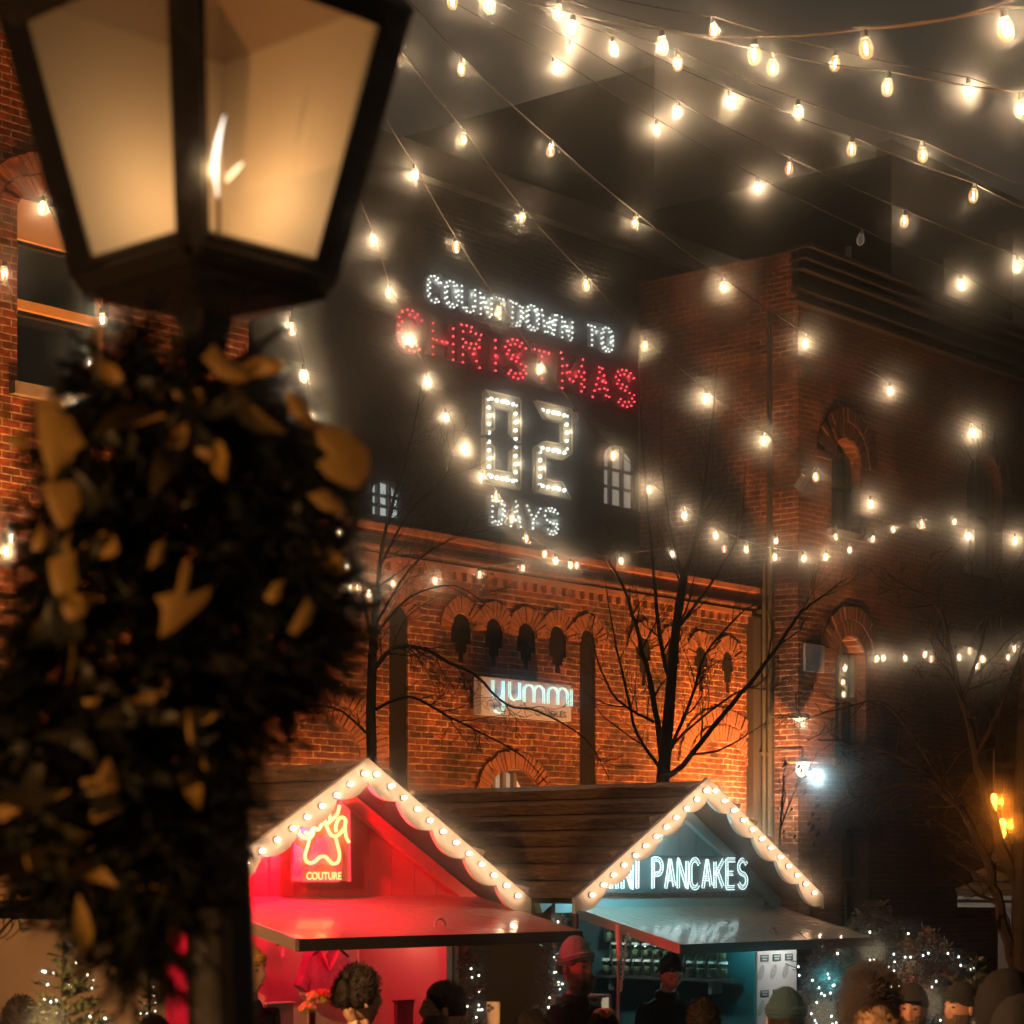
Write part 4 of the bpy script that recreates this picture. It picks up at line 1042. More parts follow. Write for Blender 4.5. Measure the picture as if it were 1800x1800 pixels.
# view-aligned corner: one corner faces the camera (measured from the photo's perspective)
vd = Vector((SI, CO, 0)).normalized(); vr = Vector((CO, -SI, 0))
toward = -(AX.normalized())
side = Vector((-toward.y, toward.x, 0))      # points to picture left or right
if side.dot(vr) < 0: side = -side
def lp(u, v, z): return AX + side*u + toward*v + Vector((0,0,z))
zb_ = ZC + (HY-492)/F*DL; zt_ = ZC + (HY-22)/F*DL
lt = empty('gas_lantern', (AX.x, AX.y, 0), 'large black framed gas lantern with a burning flame, on the tall wreathed post', 'lamp post')
rb_, rt_ = .214, .345      # corner radius (centre to corner) at bottom and top
ANG = [R(-6), R(84), R(174), R(264)]
def corner(i, r, z):
    a = ANG[i % 4]; return lp(r*math.sin(a), r*math.cos(a), z)
bar = MB()
for i in range(4):
    a0, a1 = corner(i, rb_, zb_), corner(i, rt_, zt_)
    bar.tube([a0, a1], (.034, .027, .010, .027)[i], 4); 
    tn = (corner(i+1, rb_, zb_)-a0).normalized(); tp = (corner(i-1, rb_, zb_)-a0).normalized()
    for t_ in (tn, tp):
        bar.tube([a0+t_*.030+toward*0, a1+t_*.034], .010, 4)
bar.build('corner_bars', M['iron'], lt)
fr = MB(); f3 = MB()
for i in range(4):
    a, b = corner(i, rb_, zb_), corner(i+1, rb_, zb_)
    fr.tube([a, b], .026, 4); fr.tube([a+Vector((0,0,.022)), b+Vector((0,0,.022))], .013, 4)
    a, b = corner(i, rt_, zt_), corner(i+1, rt_, zt_); f3.tube([a, b], .035 if i in (3,0) else .009, 4)
fr.build('lower_rim', M['iron'], lt); f3.build('upper_rim', M['iron'], lt)
for i in (3, 0):      # front panes
    m = MB(); m.add([corner(i, rb_-.012, zb_), corner(i+1, rb_-.012, zb_), corner(i+1, rt_-.012, zt_), corner(i, rt_-.012, zt_)], [(0,1,2,3)]); m.build('pane', M['pane'], lt)
fm = mat('misted glass', (.72,.60,.44), .6)
n = fm.node_tree; b_ = n.nodes['Principled BSDF']
for i in (1, 2):      # misted rear panes
    m = MB(); m.add([corner(i, rb_-.012, zb_), corner(i+1, rb_-.012, zb_), corner(i+1, rt_-.008, zt_+.034), corner(i, rt_-.008, zt_+.034)], [(0,1,2,3)]); m.build('misted_pane', fm, lt)
# base pan and stem
m = MB()
for s0, s1, q0, q1 in ((rb_+.005, rb_-.04, zb_-.03, zb_-.042), (rb_-.04, .05, zb_-.042, zb_-.065), (.05,.03,zb_-.065,zb_-.16)):
    ra = [corner(i, s0, q0) for i in range(4)]; rc = [corner(i, s1, q1) for i in range(4)]
    m.add(ra+rc, [(i,(i+1)%4,4+(i+1)%4,4+i) for i in range(4)])
m.add([corner(i, rb_-.01, zb_-.005) for i in range(4)], [(0,1,2,3)])
m.build('base_pan', M['iron'], lt)
m = MB(); m.add([corner(i, rt_+.01, zt_+.03) for i in range(4)]+[corner(i, rt_-.12, zt_+.16) for i in range(4)]+[corner(i, .06, zt_+.3) for i in range(4)], [(i,(i+1)%4,4+(i+1)%4,4+i) for i in range(4)]+[(4+i,4+(i+1)%4,8+(i+1)%4,8+i) for i in range(4)]+[(8,9,10,11)])
m.build('hood', M['iron'], lt)
m = MB(); m.add([corner(i, rt_-.01, zt_+.03) for i in range(4)]+[corner(i, rt_-.13, zt_+.15) for i in range(4)]+[corner(i, .05, zt_+.28) for i in range(4)], [(i,(i+1)%4,4+(i+1)%4,4+i) for i in range(4)]+[(4+i,4+(i+1)%4,8+(i+1)%4,8+i) for i in range(4)])
m.build('added_hood_lining', mat('brown hood lining', (.30,.2,.12), .6), lt)  # lining added, lighter than the iron, so the hood inside looks flame lit
m = MB()
ZP = ZC+(HY-1150)/F*DL
pxo = lp(.035,0,0)-AX
m.tube([lp(.0,0,zb_-.18), lp(.005,0,zb_-.35), lp(.012,0,ZP+.25)], [.024,.022,.026], 12)
m.lathe([(.024,.3),(.05,.26),(.035,.22),(.05,.1),(.056,0),(.058,-.4)], lp(.02,0,ZP), 14)
m.tube([lp(.02,0,ZP-.3), lp(.034,0,ZP-.8), lp(.036,0,0)], [.058,.062,.075], 16)
m.build('post', M['iron'], lt)
# curved arm and loop under the lantern
m = MB(); ap = lambda px, py, d=DL: atd(px, py, d)
m.tube([ap(425,640,4.1), ap(440,620,4.1), ap(465,600,4.1), ap(500,580,4.1), ap(525,575,4.1)], .0065, 6)
m.build('bracket_rod', M['steel'], lt)
# flame and burner
fl = MB(); c0 = atd(384, 300, DL+.0)
prof = []
pts = []; rad = []
for (px,py,r_) in ((383,345,.001),(380,322,.002),(378,300,.004),(378,280,.0055),(382,255,.005),(386,235,.0035),(391,215,.0018),(395,203,.0006)):
    pts.append(atd(px,py,DL)); rad.append(r_)
fl.tube(pts, rad, 10)
fl.build('flame', mat('gas flame core', (1,.9,.7), .5, emit=(1,.92,.78), estr=2.6), lt, smooth=True)
f2 = MB(); pts = [atd(398,320,DL-.02), atd(408,306,DL-.02), atd(417,296,DL-.02), atd(428,285,DL-.02)]
f2.tube(pts, [.001,.0035,.004,.001], 8); f2.build('flame', mat('small gas flame', (1,.85,.5), .5, emit=(1,.78,.45), estr=2.4), lt, smooth=True)
m = MB(); m.tube([atd(384,440,DL), atd(384,350,DL)], .004, 6); m.build('burner', M['brass'], lt)
lamp('flame_light', atd(376,300,DL+.03), 1.45, (1,.62,.30), .007, lt)
# ------------------------------------------------------------------ evergreen swag on the post
random.seed(11)
wr = empty('evergreen_wreath', atd(330,1200,3.85), 'big dark evergreen wreath with golden leaves and burlap ribbon hung on the lantern post', 'wreath')
# outline of the mass measured on the photo: (y, xmin, xmax)
prof = [(560,232,262),(610,205,285),(655,165,400),(700,135,480),(760,110,540),(830,100,560),(900,90,575),(1000,70,580),(1080,50,600),(1150,30,580),(1220,20,520),(1290,10,440),(1360,10,400),(1440,30,390),(1520,60,370),(1600,130,340),(1680,190,310),(1730,215,250)]
def span(y):
    for a, b in zip(prof, prof[1:]):
        if a[0] <= y <= b[0]:
            t = (y-a[0])/(b[0]-a[0]); return a[1]+(b[1]-a[1])*t, a[2]+(b[2]-a[2])*t
    return None
nd = MB(); tw = MB()
def sprig(mb, tb, o, d, L_, n_, nl, wd):
    d = d.normalized(); u = d.orthogonal().normalized(); v = d.cross(u)
    tb.tube([o, o+d*L_], [.0025,.0012], 3, cap=False)
    for i in range(n_):
        t = i/n_; p = o+d*(L_*t); a = random.uniform(0, 6.28)
        q = (u*math.cos(a)+v*math.sin(a)); tip = p + (q*.8+d*.6).normalized()*nl*random.uniform(.7,1.2)
        s = d.cross(q).normalized()*wd
        mb.add([p-s, p+s, tip], [(0,1,2)])
cnt = 0
while cnt < 2300:
    y = random.uniform(560, 1730); s_ = span(y)
    x = random.uniform(s_[0]+18, s_[1]-24)
    wgt = (s_[1]-s_[0])/600
    if random.random() > wgt: continue
    # gap where brick shows through
    if 230 < x < 275 and 1125 < y < 1195: continue
    dep = 3.7 + random.uniform(-.22,.22)*min(1,wgt*1.5)
    o = atd(x,y,dep)
    dr = (vr*random.uniform(-1,1) + Vector((0,0,random.uniform(-1.3,.4))) + vd*random.uniform(-.5,.5))
    dr += vr*((x-(s_[0]+s_[1])/2)/200)
    sprig(nd, tw, o, dr, random.uniform(.06,.12), 24, .036, .0034); cnt += 1
nd.build('needles', M['needle'], wr, kind='stuff'); tw.build('twigs', M['bark'], wr, kind='stuff')
def leaf_mesh(mb, poly, d, curl=.01, th=.002):
    P_ = [atd(x,y,d) for x,y in poly]; c = sum(P_, Vector())/len(P_)
    k = len(P_)
    mb.add([c - vd*curl] + P_, [(0,1+i,1+(i+1)%k) for i in range(k)])
    mb.add([c - vd*(curl-th)] + [p+vd*th for p in P_], [(0,1+(i+1)%k,1+i) for i in range(k)])
leaves = [ [(65,705),(100,698),(125,730),(150,780),(120,800),(88,850),(75,800),(66,750)], [(75,850),(140,845),(142,890),(120,925),(105,930),(85,890)],
 [(55,965),(70,920),(85,950),(70,968)], [(110,960),(125,930),(120,975)], [(85,985),(130,965),(138,1025),(118,1055),(95,1040)], [(105,1060),(155,1058),(150,1080),(120,1090)],
 [(262,1000),(270,960),(290,950),(285,985)], [(310,1040),(322,985),(335,990),(330,1040),(350,1060),(372,1030),(368,1050),(345,1075),(310,1105),(280,1120),(285,1070),(272,1050)],
 [(140,1370),(170,1365),(190,1330),(210,1370),(205,1400),(215,1425),(190,1435),(158,1450),(160,1410)], [(330,1245),(342,1270),(345,1300),(338,1318),(328,1280)],
 [(465,1050),(480,1025),(500,1020),(495,1050),(480,1060)], [(508,1110),(540,1050),(552,1070),(545,1095),(520,1115)], [(355,630),(375,605),(395,625),(430,650),(440,665),(420,672),(390,665)],
 [(145,1230),(180,1222),(170,1240),(150,1240)], [(125,1120),(135,1150),(120,1200),(130,1150)], [(0,1160),(12,1110),(8,1150)], [(355,1320),(365,1340),(362,1355),(355,1345)],
 [(0,720),(12,700),(20,740),(8,745)], [(10,770),(48,755),(50,788),(20,790)], [(500,690),(530,700),(560,740),(540,750),(510,725)],
 [(552,752),(585,752),(620,768),(648,790),(650,830),(628,858),(600,850),(575,838),(556,815),(580,800),(560,780)], [(540,870),(570,860),(600,880),(610,905),(590,900),(560,890)] ]  # first outline here is a leaf added to brighten the ribbon loop
for lf in leaves:
    m = MB(); P_ = []
    for i in range(len(lf)):
        a = lf[i]; b = lf[(i+1)%len(lf)]; P_.append(a); P_.append(((a[0]+b[0])/2+random.uniform(-2,2),(a[1]+b[1])/2+random.uniform(-2,2)))
    leaf_mesh(m, P_, 3.44+random.uniform(-.04,.04)); m.build('golden_leaf', M['leaf_gold'], wr, smooth=True)
random.seed(77)
bl = [MB(), MB()]
for q in range(120):
    y = random.uniform(640, 1600); s_ = span(y); x = random.uniform(s_[0]-10, s_[1]-10)
    dep = random.uniform(3.42,3.62); o = atd(x,y,dep); L_ = random.uniform(.07,.15); wl_ = L_*random.uniform(.22,.36)
    d = (vr*random.uniform(-1,1)+Vector((0,0,random.uniform(-1,.6)))-vd*random.uniform(0,.6)).normalized()
    s = d.cross(vd+Vector((random.uniform(-.6,.6),random.uniform(-.6,.6),random.uniform(-.6,.6)))).normalized(); n_ = d.cross(s)
    P_ = []
    for t, wv in ((0,.05),(.2,.7),(.45,1),(.7,.8),(.9,.3),(1,0)): P_.append((t,wv))
    vs = []
    for t, wv in P_:
        c_ = o+d*L_*t - n_*(.035*math.sin(t*3.6)); vs += [c_+s*wl_*wv*.5+n_*.006*wv, c_, c_-s*wl_*wv*.5+n_*.006*wv]
    bl[0 if random.random() < .24 else 1].add(vs, [f for i in range(5) for f in ((3*i,3*i+1,3*i+4,3*i+3),(3*i+1,3*i+2,3*i+5,3*i+4))])
bl[0].build('golden_leaves', M['leaf_gold'], wr, smooth=True, kind='stuff'); bl[1].build('olive_leaves', mat('dark olive leaf', (.07,.06,.02), .45, var=(12,(.04,.035,.015))), wr, smooth=True, kind='stuff')
# ribbon loops
def ribbon(pts, wdt):
    m = MB(); vs = []
    for (x,y,d) in pts: 
        p = atd(x,y,d); vs += [p-Vector((0,0,wdt/2))-vr*0, p+Vector((0,0,wdt/2))]
    m.add(vs, [(2*i,2*i+1,2*i+3,2*i+2) for i in range(len(pts)-1)]); return m
ribbon([(520,740,3.6),(560,768,3.55),(600,775,3.5),(635,790,3.52),(645,815,3.6),(640,840,3.7),(600,850,3.75),(560,835,3.7),(530,800,3.65)],.045).build('ribbon_loop', M['ribbon'], wr, smooth=True)
ribbon([(490,1000,3.6),(530,1005,3.55),(560,1015,3.6),(562,1045,3.65),(548,1080,3.62),(520,1110,3.6)],.03).build('ribbon_tail', M['ribbon'], wr, smooth=True)
# ------------------------------------------------------------------ trees
def polysm(P_, n_=4):
    out = []
    for i in range(len(P_)-1):
        a = P_[max(i-1,0)]; b = P_[i]; c = P_[i+1]; d = P_[min(i+2,len(P_)-1)]
        for k in range(n_):
            t = k/n_; out.append(.5*((2*b)+(-a+c)*t+(2*a-5*b+4*c-d)*t*t+(-a+3*b-3*c+d)*t**3))
    out.append(P_[-1]); return out
def twigs(mb, P_, r0, r1, depth, dens=1.0, ln=1.0, up=.35):
    n_ = len(P_)
    k = 1
    while k < n_-1:
        if random.random() < .55*dens:
            a = P_[k]; t = (P_[k+1]-P_[k-1]).normalized()
            q = t.orthogonal().normalized(); q.rotate(Matrix.Rotation(random.uniform(0,6.28),3,t))
            d = (t*.7+q*.75+Vector((0,0,up*random.uniform(-.3,1)))).normalized()
            L_ = ln*random.uniform(.35,1)*(1-.5*k/n_); r = (r0+(r1-r0)*k/n_)*.5
            pts = [a]; dd = d.copy(); m_ = 7
            for j in range(m_):
                dd = (dd + Vector((random.uniform(-.25,.25),random.uniform(-.25,.25),random.uniform(-.2,.25)+up*.12))).normalized()
                pts.append(pts[-1]+dd*L_/m_)
            mb.tube(pts, [max(r*(1-.85*j/m_), .0022) for j in range(m_+1)], 4, cap=False)
            if depth > 0: twigs(mb, pts, r, r*.3, depth-1, dens, ln*.5, up)
        k += 1
def limb(mb, pts, r0, r1, depth=2, dens=1.0, ln=1.0, up=.35, n=7):
    P_ = polysm([atd(*p) for p in pts])
    k = len(P_)
    P_ = [p + Vector((random.uniform(-1,1),random.uniform(-1,1),random.uniform(-1,1)))*r0*.25 for p in P_]
    mb.tube(P_, [r0+(r1-r0)*i/(k-1) for i in range(k)], n)
    twigs(mb, P_, r0, r1, depth, dens, ln, up)
def tree(name, base, label, parts, cat='tree'):
    e = empty(name, base, label, cat); return e
random.seed(21)
D = 25
b0 = atd(1165,1372,D); t1 = tree('bare_tree', (b0.x,b0.y,0), 'bare forked tree before the orange wall, rising behind the pancake stall roof', 0)
m = MB(); 
m.tube([(b0.x-.1,b0.y,0),(b0.x,b0.y,b0.z),], [.11,.075], 10)
m.tube(polysm([atd(1165,1372,D),atd(1172,1300,D),atd(1180,1200,D),atd(1188,1110,D),atd(1205,1000,D)]), [.075-.002*i for i in range(17)], 9)
m.build('trunk', M['bark'], t1)
for pts, r0, r1 in (([(1165,1350,D),(1155,1270,D),(1140,1190,D),(1118,1100,D),(1095,1030,D),(1070,985,D)],.040,.010),
                    ([(1186,1130,D),(1195,1040,D),(1222,950,D),(1238,860,D),(1250,760,D),(1262,640,D)],.036,.006),
                    ([(1160,1368,D),(1200,1345,D-.3),(1270,1257,D-.6),(1333,1183,D-.9),(1400,1087,D-1),(1433,1057,D-1),(1487,1017,D-1)],.036,.008),
                    ([(1172,1330,D),(1215,1230,D),(1240,1150,D),(1300,1080,D),(1330,1060,D)],.022,.005),
                    ([(1160,1350,D),(1120,1290,D),(1098,1200,D),(1080,1120,D),(1062,1010,D)],.022,.005),
                    ([(1180,1210,D),(1160,1120,D),(1150,1020,D),(1140,900,D),(1128,760,D),(1120,640,D)],.028,.005),
                    ([(1200,1020,D),(1180,930,D),(1165,830,D),(1160,700,D)],.02,.004),
                    ([(1168,1340,D),(1200,1290,D),(1290,1220,D),(1330,1205,D),(1345,1190,D)],.018,.004),
                    ([(1150,1270,D),(1085,1230,D),(1050,1160,D),(1040,1100,D)],.018,.004),
                    ([(1195,1100,D),(1260,1010,D),(1300,930,D),(1310,820,D)],.02,.004)):
    m = MB(); limb(m, pts, r0, r1, 2, .8, 1.1, .5); m.build('branch', M['bark'], t1)
D = 20
b0 = atd(655,1400,D); t2 = tree('bare_tree', (b0.x,b0.y,0), 'slender bare tree with drooping twigs between the wreath and the yummi sign', 0)
m = MB(); m.tube([(b0.x,b0.y,0),atd(655,1400,D),atd(652,1250,D),atd(655,1150,D),atd(662,1040,D)], [.07,.05,.045,.04,.032], 9); m.build('trunk', M['bark'], t2)
for pts, r0, r1, u in (([(662,1050,D),(675,950,D),(700,850,D),(725,760,D),(740,680,D)],.022,.004,.3),([(656,1150,D),(640,1050,D),(625,930,D),(640,820,D)],.016,.003,.3),
                    ([(655,1180,D),(690,1140,D),(740,1140,D),(790,1165,D),(840,1190,D),(890,1238,D),(950,1252,D),(1030,1300,D),(1070,1370,D)],.022,.004,-.1),
                    ([(653,1250,D),(720,1225,D),(790,1260,D),(850,1290,D),(920,1330,D),(960,1375,D)],.016,.003,-.1),
                    ([(660,1100,D),(720,1000,D),(790,950,D),(860,930,D)],.014,.003,.2),([(657,1120,D),(720,1050,D),(800,1030,D),(870,1075,D)],.013,.003,0),
                    ([(655,1300,D),(600,1250,D),(540,1240,D),(470,1260,D)],.014,.003,0),([(665,1000,D),(720,900,D),(780,840,D),(800,780,D)],.014,.003,.2)):
    m = MB(); limb(m, pts, r0, r1, 2, .95, .75, u); m.build('branch', M['bark'], t2)
D = 14
b0 = atd(1795,1800,D); t3 = tree('bare_tree', (b0.x,b0.y,0), 'thick dark bare trunk at the right edge with arching drooping branches', 0)
m = MB(); m.tube([(b0.x+.02,b0.y,0),atd(1797,1800,D),atd(1798,1600,D),atd(1800,1450,D),atd(1804,1300,D),atd(1810,1150,D)], [.11,.075,.07,.066,.06,.05], 10); m.build('trunk', M['bark'], t3)
for pts, r0, r1, u in (([(1792,1745,D),(1778,1680,D),(1755,1590,D),(1735,1520,D),(1700,1440,D),(1660,1395,D),(1600,1340,D),(1520,1310,D),(1440,1300,D)],.042,.006,-.15),
                    ([(1790,1560,D),(1765,1500,D),(1735,1410,D),(1716,1330,D),(1690,1230,D),(1668,1130,D),(1640,1060,D),(1560,1010,D)],.038,.005,.2),
                    ([(1716,1330,D),(1745,1280,D),(1775,1200,D),(1800,1130,D)],.018,.004,.3),([(1700,1440,D),(1640,1350,D),(1560,1240,D),(1480,1245,D),(1400,1270,D)],.014,.003,-.2),
                    ([(1690,1230,D),(1720,1150,D),(1740,1080,D),(1800,1040,D)],.014,.003,.2),([(1660,1395,D),(1600,1380,D),(1550,1390,D),(1510,1420,D)],.010,.003,-.2)):
    m = MB(); limb(m, pts, r0, r1, 2, .85, .6, u); m.build('branch', M['bark'], t3)
D = 24
b0 = atd(1368,1560,D); t4 = tree('sapling', (b0.x,b0.y,0), 'thin leafless sapling growing in front of the pale lit brick strip', 0)
m = MB(); m.tube([(b0.x,b0.y,0)]+[atd(*p) for p in ((1368,1560,D),(1370,1480,D),(1374,1420,D),(1378,1370,D))], [.02,.016,.014,.012,.010], 6); m.build('trunk', M['bark'], t4)
m = MB(); limb(m, [(1370,1460,D),(1385,1420,D),(1400,1385,D),(1422,1350,D),(1440,1320,D)],.010,.003,1,1,.4); limb(m, [(1372,1430,D),(1380,1400,D),(1376,1370,D),(1382,1340,D)],.009,.003,1,1,.4)
for i in range(24):
    p = atd(random.uniform(1370,1440), random.uniform(1330,1480), D); 
    s = random.uniform(.02,.05); m.add([p,p+Vector((s,0,-s)),p+Vector((0,s,-s*2)),p+Vector((-s*.6,0,-s))],[(0,1,2,3)])
m.build('branch', M['bark'], t4)
D = 9
b0 = atd(-30,1700,D); t5 = tree('sapling', (b0.x,b0.y,0), 'dark twiggy sapling at the left edge beneath the wreath', 0)
m = MB(); m.tube([(b0.x,b0.y,0),atd(-30,1700,D),atd(-20,1500,D),atd(-8,1250,D)], [.03,.022,.018,.01], 6); m.build('trunk', M['bark'], t5)
m = MB(); limb(m, [(-20,1500,D),(5,1400,D),(20,1340,D),(15,1250,D)],.010,.002,1,1,.3); limb(m, [(-30,1680,D),(0,1640,D),(25,1615,D),(40,1625,D)],.008,.002,1,1,.2); limb(m,[(-15,1350,D),(15,1200,D),(35,1080,D),(50,1000,D)],.009,.002,1,1,.3); m.build('branch', M['bark'], t5)
# ------------------------------------------------------------------ evergreens with lights
def fir(px, ytop, ybot, D, wpx, label, nl, seed, led='led', dens=1.0):
    random.seed(seed)
    top = atd(px,ytop,D); bot = atd(px,ybot,D); H = top.z-bot.z; Rr = wpx/2/F*D
    e = empty('fir_tree', (top.x, top.y, 0), label, 'tree', 'small firs with lights')
    m = MB(); m.tube([(top.x,top.y,0),(top.x,top.y,top.z-.05)],[.035,.008],7); m.build('trunk', M['bark'], e)
    nb = MB(); tb = MB(); ld = MB(); tiers = int(H/.048*dens)
    tips = []
    for i in range(tiers):
        f = i/tiers; z = bot.z+H*f*.97; r = Rr*(1-f)**.8+.02
        for j in range(int(4+6*(1-f))):
            a = random.uniform(0,6.28); d = Vector((math.cos(a),math.sin(a),random.uniform(.15,.55)))
            o = Vector((top.x,top.y,z)); L_ = r*random.uniform(.75,1.1)
            for s in range(max(2,int(L_/.05))):
                pass
            sprig(nb, tb, o, d, L_, int(L_/.004), .030, .006)
            if L_ > .12:
                for s in (-1,1):
                    q = o + d.normalized()*L_*random.uniform(.4,.7); d2 = d.copy(); d2.rotate(Matrix.Rotation(s*R(40),3,'Z')); sprig(nb, tb, q, d2, L_*.45, int(L_*.45/.004), .026, .006)
            tips.append((o, d.normalized(), L_))
    sprig(nb, tb, Vector((top.x,top.y,top.z-.18)), Vector((0,0,1)), .18, 40, .02, .0022)
    nb.build('foliage', M['fir'], e, kind='stuff'); tb.build('boughs', M['bark'], e)
    for k in range(nl):
        o, d, L_ = random.choice(tips); p = o+d*L_*random.uniform(.5,1.0)
        ld.ball(p, .006, 6)
    ld.build('fairy_lights', M[led], e)
    lamp('tree_glow', (top.x,top.y,bot.z+H*.3)-Vector((vd.x,vd.y,0))*(Rr+.1)*1.0 if False else Vector((top.x,top.y,bot.z+H*.35))-vd*(Rr+.12), .5, (1,.62,.3), .1, e)
    return e
fir(112,1640,1880,10.5,190,'lit fir tree before the tan stall side at lower left', 60, 5)
fir(262,1690,1900,13,60,'narrow lit fir hanging by the lamp post foot', 16, 6)
fir(1716,1672,1860,14,130,'small fir with pale lights before the white hut at the right', 26, 9, 'led_cool')
def garland(px, yt, yb, D, wpx, label, nl, seed):
    random.seed(seed)
    a = atd(px,yt,D); b = atd(px,yb,D); Rr = wpx/2/F*D
    e = empty('garland', (a.x,a.y,b.z), label, 'garland', 'evergreen garlands on the stall corners')
    nb = MB(); tb = MB(); lf = MB(); n_ = int((a.z-b.z)/.0055)
    for i in range(n_):
        z = random.uniform(b.z,a.z); o = Vector((a.x,a.y,z))+Vector((random.uniform(-.3,.3)*Rr,random.uniform(-.3,.3)*Rr,0))
        d = Vector((random.uniform(-1,1),random.uniform(-1,.3),random.uniform(-.8,.5)))
        sprig(nb, tb, o, d, Rr*random.uniform(.7,1.3), 16, .030, .0042)
        if i % 3 == 0:
            o2 = o + d.normalized()*Rr*.8; s = random.uniform(.02,.045); dd = d.normalized(); u = dd.orthogonal().normalized()*s*.4
            lf.add([o2, o2+dd*s+u, o2+dd*s*2.2, o2+dd*s-u],[(0,1,2,3)])
    nb.build('needles', M['fir'], e, kind='stuff'); tb.build('twigs', M['bark'], e, kind='stuff')
    lf.build('leaves', mat('dull gold leaf', (.20,.13,.05), .5, var=(30,(.05,.05,.025))), e, kind='stuff')
    m = MB()
    for k in range(nl): m.ball((a.x+random.uniform(-1,1)*Rr,a.y-Rr*random.uniform(.5,1),random.uniform(b.z,a.z)),.006,6)
    m.build('fairy_lights', M['led'], e)
    if px > 900: lamp('gap_fill', (12.2,10.3,ZC-.19), 6, (1,.55,.22), .02, e)  # added lamp hidden between the stalls, lights the tan side wall
garland(823,1652,1900,15.0,44,'evergreen garland with lights on the right post of the red stall',22,31)
garland(966,1640,1900,16.4,46,'evergreen garland with gold leaves at the left corner of the pancake stall',26,32)
def shrub(x0, x1, y0, y1, D, n_, label, nl, seed, mt='shrub', led='led', edge=None):
    random.seed(seed); c = atd((x0+x1)/2, y1, D)
    e = empty('shrub', (c.x,c.y,0), label, 'shrub')
    lf = MB(); tb = MB(); ld = MB()
    for i in range(n_):
        u = random.random(); x = x0+(x1-x0)*u; 
        ytop = y0 + (y1-y0)*.45*(abs(u-.5)*2)**2 + 18*noise.noise(Vector((x*.05,seed,0)))
        y = random.uniform(ytop, y1); o = atd(x,y,D+random.uniform(-.35,.35))
        d = Vector((random.uniform(-1,1),random.uniform(-1,1),random.uniform(-.3,1))).normalized()
        s = random.uniform(.012,.032); q = d.orthogonal().normalized()*s*.45
        lf.add([o, o+d*s+q, o+d*s*2, o+d*s-q],[(0,1,2,3)])
        if i % 12 == 0: tb.tube([o, o-d*random.uniform(.1,.25)],.003,3,cap=False)
    m = MB(); m.tube([(c.x,c.y,0),(c.x,c.y,c.z)],.04,6); m.build('stem', M['bark'], e)
    lf.build('leaves', M[mt], e, kind='stuff'); tb.build('twigs', M['bark'], e, kind='stuff')
    for k in range(nl): ld.ball(atd(random.uniform(x0,x1),random.uniform(y0+(y1-y0)*.15,y1),D-.38),.0055*D/14,6,(1,1,1.3))
    if nl: 
        ld.build('fairy_lights', M[led], e); lamp('shrub_glow', atd((x0+x1)/2,(y0+y1)/2,D-.6), .35, (1,.8,.5), .1, e)
    return e
shrub(925,1000,1590,1650,17.8,1300,'brown leafed shrub growing in the gap above the two garlands',4,41)
shrub(1400,1500,1662,1900,16.6,3600,'teal lit bush full of tiny lights beside the menu board',46,42,led='led_cool')
shrub(1470,1600,1585,1760,19,3200,'leafy bush catching warm light against the warehouse foot',14,43)
shrub(1560,1700,1630,1900,16,3600,'dark bush dotted with pale bulbs behind the people in caps',18,44,led='led_cool')
lamp('bush_teal', onY(1455,1720,9.3), 5, TEAL, .1, B)
# ------------------------------------------------------------------ people
M['skin'] = mat('skin', (.42,.25,.17), .5); M['skin_redlit'] = mat('skin with red light in colour', (.40,.20,.14), .5)  # second skin has the reddish light on the faces put into its colour
M['hair'] = mat('black hair', (.012,.009,.008), .7, bump=(60,.8), spec=.15); M['beard'] = mat('brown beard', (.07,.045,.03), .7, bump=(60,.8))
M['coat'] = mat('black coat', (.012,.012,.014), .85, bump=(25,.3), spec=.1); M['coat_brown'] = mat('dark brown coat', (.025,.017,.014), .85, bump=(25,.3), spec=.1)
M['fur'] = mat('brown fur', (.055,.036,.026), .9, var=(20,(.05,.033,.025))); M['knit_grey'] = mat('grey green knit', (.22,.30,.27), .9, bump=(70,.6))
M['knit_yellow'] = mat('mustard knit', (.62,.34,.05), .9, bump=(70,.6)); M['knit_teal_lit'] = mat('dark knit with teal light in colour', (.008,.035,.055), .9, bump=(70,.6)); M['lips'] = mat('lips', (.28,.09,.07), .45); M['eye'] = mat('eye', (.03,.02,.015), .2)  # teal stall light is put into the dark hat's colour
M['knit_black'] = mat('black knit', (.012,.012,.013), .9, bump=(70,.6)); M['fur_tan'] = mat('tan fur', (.12,.07,.04), .9, var=(20,(.22,.13,.07)))
def head_fn(d):
    # d unit: -y = face
    az = math.atan2(d.x, -d.y); el = math.asin(max(-1,min(1,d.z)))
    g_ = lambda a, e, sa, se: math.exp(-((az-a)/sa)**2-((el-e)/se)**2)
    r = 1.0
    r += .26*g_(0,-.12,.13,.20) + .06*g_(0,.12,.15,.2)           # nose
    r += .07*g_(.35,.28,.3,.1)+.07*g_(-.35,.28,.3,.1)            # brow
    r -= .10*g_(.38,.08,.16,.12)+.10*g_(-.38,.08,.16,.12)        # sockets
    r += .08*g_(0,-.48,.3,.09) + .07*g_(0,-.60,.28,.06) - .05*g_(0,-.54,.25,.03)
    r += .13*g_(0,-.88,.35,.16)                                  # chin
    r -= .10*(1 if el < -.2 else 0)*min(1,(-.2-el)/.5 if el < -.2 else 0)*abs(math.sin(az))   # jaw narrows
    return r
